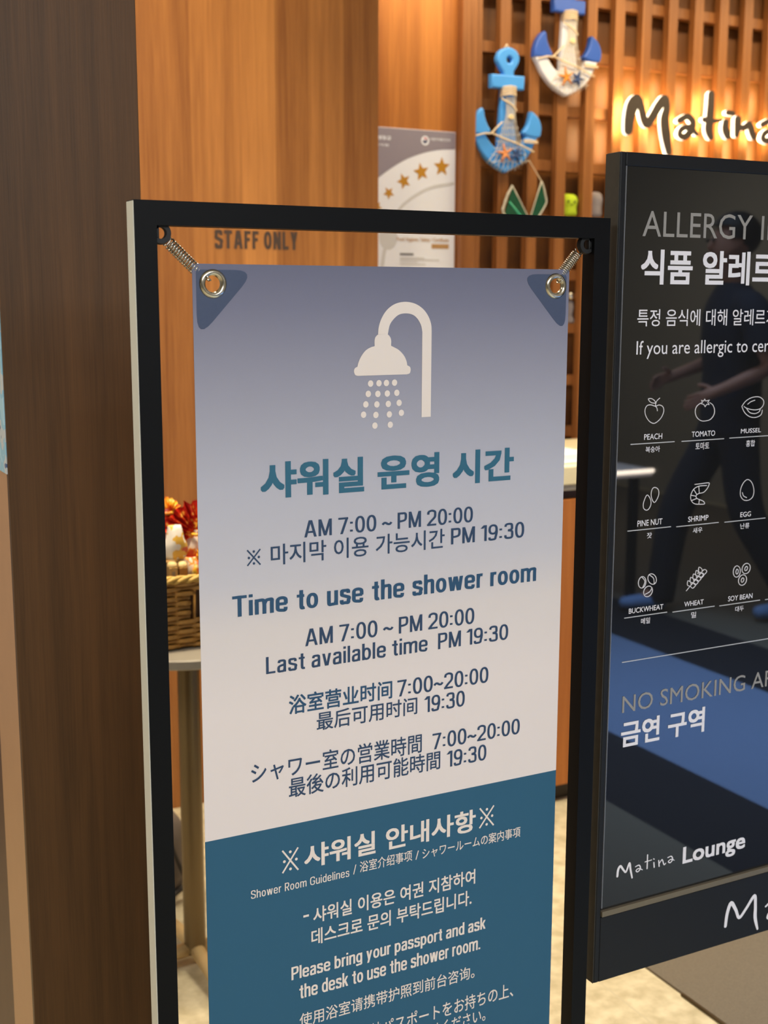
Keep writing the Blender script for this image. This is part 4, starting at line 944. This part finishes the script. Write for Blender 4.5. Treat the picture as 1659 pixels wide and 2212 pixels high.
# ------------------------------------------------------------------ side table with snack basket
tcx, tcy = 0.848, 2.55
tb = thing('side_table', 'small round table on a metal post behind the left side of the banner', 'table', (tcx, tcy, 0))
MB().lathe([(0.0, 0.752), (0.192, 0.752), (0.2, 0.756), (0.2, 0.772), (0.197, 0.775), (0.0, 0.775)], (tcx, tcy, 0), 64, caps=False).link('tabletop', M['table_top'], tb, True, 30)
MB().lathe([(0.0, 0.03), (0.0245, 0.03), (0.0245, 0.752), (0.0, 0.752)], (tcx, tcy, 0), 32, caps=False).link('post', M['table_metal'], tb, True, 30)
MB().lathe([(0.0, 0.74), (0.07, 0.74), (0.075, 0.752), (0.0, 0.752)], (tcx, tcy, 0), 32, caps=False).link('mounting_plate', M['table_metal'], tb, True, 30)
for a in (PI * 1.0, PI * 1.5, 0, PI * .5):
    d = Vector((math.cos(a), math.sin(a), 0)); e = Vector((tcx, tcy, 0)) + d * 0.2
    MB().tube([Vector((tcx, tcy, 0.04)), Vector((tcx, tcy, 0.03)) + d * 0.1, e + Vector((0, 0, 0.014))], [0.017, 0.015, 0.013], 12).link('foot', M['cream_metal'], tb, True)

bk = thing('wicker_basket', 'brown wicker basket full of wrapped snacks on the round table', 'basket', (tcx, tcy, 0.776))
def rpath(hx, hy, r, n=96):
    o = []
    for k in range(n):
        a = 2 * PI * k / n; c, s = math.cos(a), math.sin(a); e = 0.35
        o.append((tcx + hx * math.copysign(abs(c) ** e, c), tcy + hy * math.copysign(abs(s) ** e, s)))
    # resample evenly
    P = [Vector(p) for p in o]; L = [0]
    for i in range(n): L.append(L[-1] + (P[(i + 1) % n] - P[i]).length)
    out = []; j = 0
    for k in range(n):
        t = L[-1] * k / n
        while L[j + 1] < t: j += 1
        f = (t - L[j]) / max(1e-9, L[j + 1] - L[j]); out.append(P[j % n].lerp(P[(j + 1) % n], f))
    return out
rows_n = 14; wv = MB()
for i in range(rows_n):
    z = 0.7825 + 0.0104 * i; f = i / (rows_n - 1)
    path = rpath(0.135 + 0.02 * f, 0.10 + 0.015 * f, 0)
    pts = []; seg = []
    for k, p in enumerate(path):
        n_ = Vector((p.x - tcx, (p.y - tcy) * 1.3)).normalized()
        off = 0.0048 * math.cos(2 * PI * k / 96 * 12 + (PI if i % 2 else 0))
        pt_ = Vector((p.x + n_.x * off, p.y + n_.y * off, z))
        in_hole = (p.y < tcy - 0.07 and tcx - 0.02 < p.x < tcx + 0.07 and 6 <= i <= 11)
        if in_hole:
            if len(seg) > 1: pts.append(seg)
            seg = []
        else: seg.append(pt_)
    if not pts: wv.tube(seg, 0.0050, 7, True)
    else:
        seg = seg + pts[0]
        for s_ in [seg] + pts[1:]: wv.tube(s_, 0.0050, 7)
wv.link('woven_side', M['wicker'], bk, True)
st_ = MB()
pa, pb = rpath(0.135, 0.10, 0, 96), rpath(0.155, 0.115, 0, 96)
for k in range(2, 96, 4):
    if pb[k].y < tcy - 0.07 and tcx - 0.02 < pb[k].x < tcx + 0.07: continue
    st_.tube([Vector((pa[k].x, pa[k].y, 0.777)), Vector((pb[k].x, pb[k].y, 0.925))], 0.0032, 6)
st_.link('stake', M['wicker'], bk, True)
rim = MB(); pr = rpath(0.158, 0.118, 0, 96)
for ph in range(3):
    rim.tube([Vector((p.x, p.y, 0.928)) + Vector((0, 0, 0.005 * math.sin(k * 0.9 + ph * 2.1))) + Vector((p.x - tcx, p.y - tcy, 0)).normalized() * 0.005 * math.cos(k * 0.9 + ph * 2.1) for k, p in enumerate(pr)], 0.005, 6, True)
rim.link('rim', M['wicker_rim'], bk, True)
ln = MB(); la, lb2 = rpath(0.127, 0.092, 0, 48), rpath(0.146, 0.106, 0, 48)
A_ = [ln.bm.verts.new((p.x, p.y, 0.779)) for p in la]; B_ = [ln.bm.verts.new((p.x, p.y, 0.918)) for p in lb2]
for k in range(48): ln.bm.faces.new((A_[k], A_[(k + 1) % 48], B_[(k + 1) % 48], B_[k]))
ln.bm.faces.new(A_)
ln.link('liner', M['wicker_dark'], bk)

def snack_bag(label, px, py, Y, w, h, mat, fanmat, fan, tilt=0.0):
    c = at(px, py, Y)
    t = thing('snack_bag', label, 'snack', (c.x, Y, c.z - h / 2), 'snacks in the basket')
    b = MB()
    n, mrow = 20, 9; rings = []
    for i in range(mrow):
        f = i / (mrow - 1); ww = w / 2 * (1.0 - 0.35 * f ** 3) * (0.75 + 0.25 * math.sin(PI * min(1, f * 1.6)))
        dd = w * 0.30 * math.sin(PI * (0.12 + 0.76 * f))
        rings.append([b.bm.verts.new((c.x + ww * math.cos(2 * PI * k / n) + math.sin(tilt) * h * f, Y + dd * math.sin(2 * PI * k / n) + 0.003 * math.cos(5 * 2 * PI * k / n), c.z - h / 2 + h * f)) for k in range(n)])
    for A, Bq in zip(rings, rings[1:]):
        for k in range(n): b.bm.faces.new((A[k], A[(k + 1) % n], Bq[(k + 1) % n], Bq[k]))
    b.bm.faces.new(list(reversed(rings[0]))); b.bm.faces.new(rings[-1])
    b.link('pouch', mat, t, True)
    if fan:
        ff = MB(); o = Vector((c.x + math.sin(tilt) * h, Y - 0.015, c.z + h / 2 - 0.004)); N_ = 30
        prev = None
        for k in range(N_ + 1):
            a = PI * (-0.12 + 1.24 * k / N_) + tilt * -1; y = 0.008 if k % 2 else -0.004
            rad = fan * (0.92 + 0.08 * math.sin(k * 2.3))
            d = Vector((math.cos(a), 0, math.sin(a)))
            q0 = ff.bm.verts.new(o + d * 0.008 + Vector((0, y * 0.2, 0))); q1 = ff.bm.verts.new(o + d * rad * 0.6 + Vector((0, y, 0))); q2 = ff.bm.verts.new(o + d * rad + Vector((0, y + 0.004, 0)))
            if prev:
                ff.bm.faces.new((prev[0], q0, q1, prev[1])); ff.bm.faces.new((prev[1], q1, q2, prev[2]))
            prev = (q0, q1, q2)
        fo = ff.link('pleated_top', fanmat, t)
        sm = fo.modifiers.new('thick', 'SOLIDIFY'); sm.thickness = 0.0008
        MB().tube([o + Vector((0.010 * math.cos(a), 0.010 * math.sin(a), -0.001)) for a in [2 * PI * k / 14 for k in range(14)]], 0.0035, 6, True).link('tie', M['wrap_gold'], t, True)
    return t
snack_bag('red and gold pleated snack bag standing tallest in the basket', 424, 1180, 2.50, 0.075, 0.07, M['wrap_mixed'], M['wrap_red'], 0.074, -0.05)
snack_bag('red snack bag at the back left of the basket beside the stand', 352, 1150, 2.56, 0.06, 0.10, M['wrap_red'], M['wrap_gold'], 0.034, 0.05)
snack_bag('white snack bag with a round print in front of the red fan', 378, 1171, 2.468, 0.056, 0.072, M['wrap_white'], M['wrap_white'], 0)
snack_bag('orange and yellow snack bag near the banner edge of the basket', 434, 1222, 2.465, 0.05, 0.05, M['wrap_gold'], M['wrap_gold'], 0.03, 0.3)
snack_bag('white and orange snack bag low in the basket behind the cartons', 412, 1228, 2.48, 0.05, 0.05, M['wrap_mixed'], M['wrap_mixed'], 0)
snack_bag('navy snack bag pressed against the banner edge', 441, 1205, 2.49, 0.045, 0.06, M['snack_blue'], M['snack_blue'], 0)
rd = at(374, 1182, 2.44)
for px, lb, mt in ((374.5, 'pale tan snack carton with a barcode at the front of the basket', 'carton'), (396, 'brown snack carton beside the tan carton in the basket', 'carton_brown')):
    a = at(px, 1255, 2.452); z1 = at(px, 1226, 2.452).z
    c_ = thing('snack_carton', lb, 'carton', (a.x, 2.452, a.z - 0.05), 'snacks in the basket')
    MB().box(a.x - 0.009, a.x + 0.009, 2.447, 2.468, a.z - 0.05, z1, 0.0012).link('box', M[mt], c_)
    MB().lathe([(0.0, 0.0), (0.0105, 0.0), (0.0105, 0.005), (0.009, 0.0095), (0.005, 0.012), (0.0, 0.0125)], (a.x, 2.4575, z1), 24, caps=False).link('lid', M['lid'], c_, True)
    if mt == 'carton':
        for k in range(7): MB().box(a.x - 0.004 + 0.0011 * k, a.x - 0.004 + 0.0011 * k + (0.0007 if k % 2 else 0.0004), 2.4466, 2.447, z1 - 0.02, z1 - 0.008).link('barcode_bar', M['black_ink'], c_)

# grey bag on the floor behind the table
bgx, bgy = 0.905, 2.92
bg = thing('soft_bag', 'grey soft bag with dark seams on the floor behind the table post', 'bag', (bgx, bgy, 0))
b = MB(); b.box(bgx - 0.15, bgx + 0.035, bgy - 0.1, bgy + 0.1, 0.0, 0.24, 0.075, 6); b.link('body', M['bag'], bg, True)
MB().tube(spline([(bgx - 0.03, bgy - 0.098, 0.20), (bgx - 0.012, bgy - 0.102, 0.14), (bgx + 0.012, bgy - 0.098, 0.075)], 5), 0.005, 8).link('zip', M['bag_dark'], bg, True)
MB().tube(spline([(bgx - 0.14, bgy - 0.09, 0.035), (bgx - 0.05, bgy - 0.104, 0.03), (bgx + 0.03, bgy - 0.075, 0.05)], 5), 0.007, 8).link('strap', M['bag_dark'], bg, True)

# ------------------------------------------------------------------ mirrored side: table with lit edge and a passer-by
dk = thing('display_table', 'white display table with a lit edge across the concourse, mirrored in the sign', 'table', (3.4, -2.65, 0))
MB().box(2.7, 4.07, -2.95, -2.35, 0.63, 0.668, 0.003).link('tabletop', M['white_paint'], dk)
MB().box(2.7, 4.07, -2.349, -2.34, 0.652, 0.670).link('light_strip', plain('lit_edge_strip', (255, 240, 220), 0.5, emit=16.0, emitcol=(255, 236, 214)), dk)
for x in (2.75, 3.98):
    for y in (-2.90, -2.43): MB().box(x, x + 0.04, y, y + 0.04, 0.006, 0.63, 0.002).link('leg', M['sign_frame'], dk)

# passer-by seen mirrored in the glossy sign
def skin(name, verts, edges, mat, parent, root=0, sub=2):
    me = bpy.data.meshes.new(name)
    me.from_pydata([Vector(v[:3]) for v in verts], edges, [])
    o = bpy.data.objects.new(name, me); COL.objects.link(o); o.parent = parent; me.materials.append(mat)
    sk = o.modifiers.new('skin', 'SKIN'); sk.use_smooth_shade = True
    if not me.skin_vertices:
        bm = bmesh.new(); bm.from_mesh(me); bm.verts.layers.skin.verify(); bm.to_mesh(me); bm.free()
    for i, v in enumerate(verts):
        r = v[3]; me.skin_vertices[0].data[i].radius = (r, v[4] if len(v) > 4 else r)
        me.skin_vertices[0].data[i].use_root = (i == root)
    sb_ = o.modifiers.new('sub', 'SUBSURF'); sb_.levels = sub; sb_.render_levels = sub
    return o
M['skin'] = plain('skin', (196, 138, 112), 0.55, noise=0.05)
M['navy_cloth'] = plain('navy_shirt_cloth', (26, 30, 48), 0.85, noise=0.1)
M['trouser'] = plain('dark_trouser_cloth', (20, 24, 40), 0.85, noise=0.1)
M['shoe'] = plain('blue_white_shoe', (120, 156, 210), 0.6, noise=0.2, scale=30)
M['hair'] = plain('dark_hair', (30, 22, 18), 0.6)
pp = thing('person', 'person in navy shirt and dark trousers walking past, mirrored in the sign', 'person', (4.14, -1.90, 0.006))
pp.rotation_euler = (0, 0, math.atan2(-0.38, -0.92))
bv = [(0, 0, 1.00, .10, .08), (0, 0, 1.20, .11, .08), (.01, 0, 1.40, .125, .085), (.01, 0, 1.53, .07, .055), (.015, 0, 1.60, .046), (.045, 0, 1.672, .082, .070), (.035, 0, 1.765, .112, .094), (.02, 0, 1.85, .085, .075)]
be = [(i, i + 1) for i in range(7)]
def chain(start, pts):
    global bv, be
    p = start
    for v in pts: bv.append(v); be.append((p, len(bv) - 1)); p = len(bv) - 1
    return p
chain(0, [(.02, .10, .92, .075), (.19, .11, .54, .06), (.26, .11, .12, .038), (.36, .12, .045, .03), (.43, .12, .035, .022)])
chain(0, [(-.01, -.10, .92, .075), (-.06, -.11, .53, .06), (-.30, -.11, .14, .038), (-.20, -.12, .05, .03), (-.13, -.12, .035, .022)])
for sd, el, wr in ((1, (-.04, .27, 1.22), (.21, .20, 1.14)), (-1, (-.08, -.27, 1.20), (.14, -.20, 1.09))):
    wv_ = Vector(wr); fd = (wv_ - Vector(el)).normalized()
    wi = chain(2, [(.0, sd * .19, 1.46, .052), el + (.042,), wr + (.026,), tuple(wv_ + fd * .05) + (.030, .018)])
    pc_ = wv_ + fd * .05
    for k, ln_ in enumerate((.072, .082, .078, .062)):
        oy = (k - 1.5) * .017
        chain(wi, [tuple(pc_ + fd * .03 + Vector((0, 0, oy))) + (.0095,), tuple(pc_ + fd * (.03 + ln_ * .5) + Vector((0, -sd * .010, oy))) + (.0088,), tuple(pc_ + fd * (.03 + ln_ * .85) + Vector((0, -sd * .032, oy))) + (.0075,)])
    chain(wi, [tuple(wv_ + fd * .03 + Vector((0, -sd * .01, .03))) + (.0105,), tuple(wv_ + fd * .06 + Vector((0, -sd * .028, .052))) + (.0095,), tuple(wv_ + fd * .085 + Vector((0, -sd * .034, .062))) + (.008,)])
chain(6, [(.128, 0, 1.745, .014), (.140, 0, 1.724, .013)])          # nose
chain(6, [(.02, .095, 1.74, .018, .012)]); chain(6, [(.02, -.095, 1.74, .018, .012)])
skin('body', bv, be, M['skin'], pp)
for sd in (1, -1): MB().ball((0.1305, sd * 0.034, 1.765), 0.010, 0.010, 0.008, 12, 8).link('eye', M['hair'], None).parent = pp
MB().tube([(.118, -.024, 1.690), (.128, 0, 1.688), (.118, .024, 1.690)], 0.006, 8).link('mouth', M['red_ink'], None, True).parent = pp
def loft(b, rings, n=28):                           # rings of (x, z, depth radius, width radius)
    prev = None
    for x, z, rx, ry in rings:
        cur = [b.bm.verts.new((x + rx * math.cos(2 * PI * k / n), ry * math.sin(2 * PI * k / n), z)) for k in range(n)]
        if prev:
            for k in range(n): b.bm.faces.new((prev[k], prev[(k + 1) % n], cur[(k + 1) % n], cur[k]))
        prev = cur
    return b
sh_ = loft(MB(), [(0, .90, .128, .182), (0, 1.02, .132, .176), (0, 1.18, .130, .170), (.005, 1.32, .138, .186), (.005, 1.43, .132, .198), (.005, 1.50, .112, .170), (.01, 1.545, .086, .115), (.015, 1.575, .066, .078)])
for sd in (1, -1): sh_.tube(spline([(0, sd * .12, 1.475), (-.005, sd * .19, 1.455), (-.022, sd * .235, 1.37), (-.036, sd * .26, 1.28)], 4), [.075] * 4 + [.078] * 4 + [.074] * 4 + [.07], 18)
sh_.link('shirt', M['navy_cloth'], None, True).parent = pp
tr_ = MB(); tr_.ball((0, 0, .95), .122, .172, .15, 28, 16)
for P_ in ([(.01, .085, .93), (.06, .10, .80), (.19, .11, .54), (.24, .112, .28), (.262, .115, .055)], [(-.01, -.085, .93), (-.02, -.10, .78), (-.06, -.11, .53), (-.18, -.112, .31), (-.315, -.115, .075)]):
    q_ = spline(P_, 5); tr_.tube(q_, [.098 - .033 * k / (len(q_) - 1) for k in range(len(q_))], 20)
tr_.link('trousers', M['trouser'], None, True).parent = pp
for P in ([(.23, .11, .055, .045), (.33, .12, .05, .05, .042), (.47, .12, .04, .042, .032)], [(-.33, -.11, .085, .045), (-.24, -.12, .055, .05, .042), (-.11, -.12, .04, .042, .032)]):
    skin('shoe', P, [(0, 1), (1, 2)], M['shoe'], pp)
hb_ = MB(); hb_.ball((.012, 0, 1.79), .118, .104, .108, 24, 16)
for f_ in [f_ for f_ in hb_.bm.faces if f_.calc_center_median().x > .06 and f_.calc_center_median().z < 1.835 or f_.calc_center_median().z < 1.70 or (f_.calc_center_median().x > .0 and f_.calc_center_median().z < 1.77)]: hb_.bm.faces.remove(f_)
hb_.link('hair', M['hair'], None, True).parent = pp
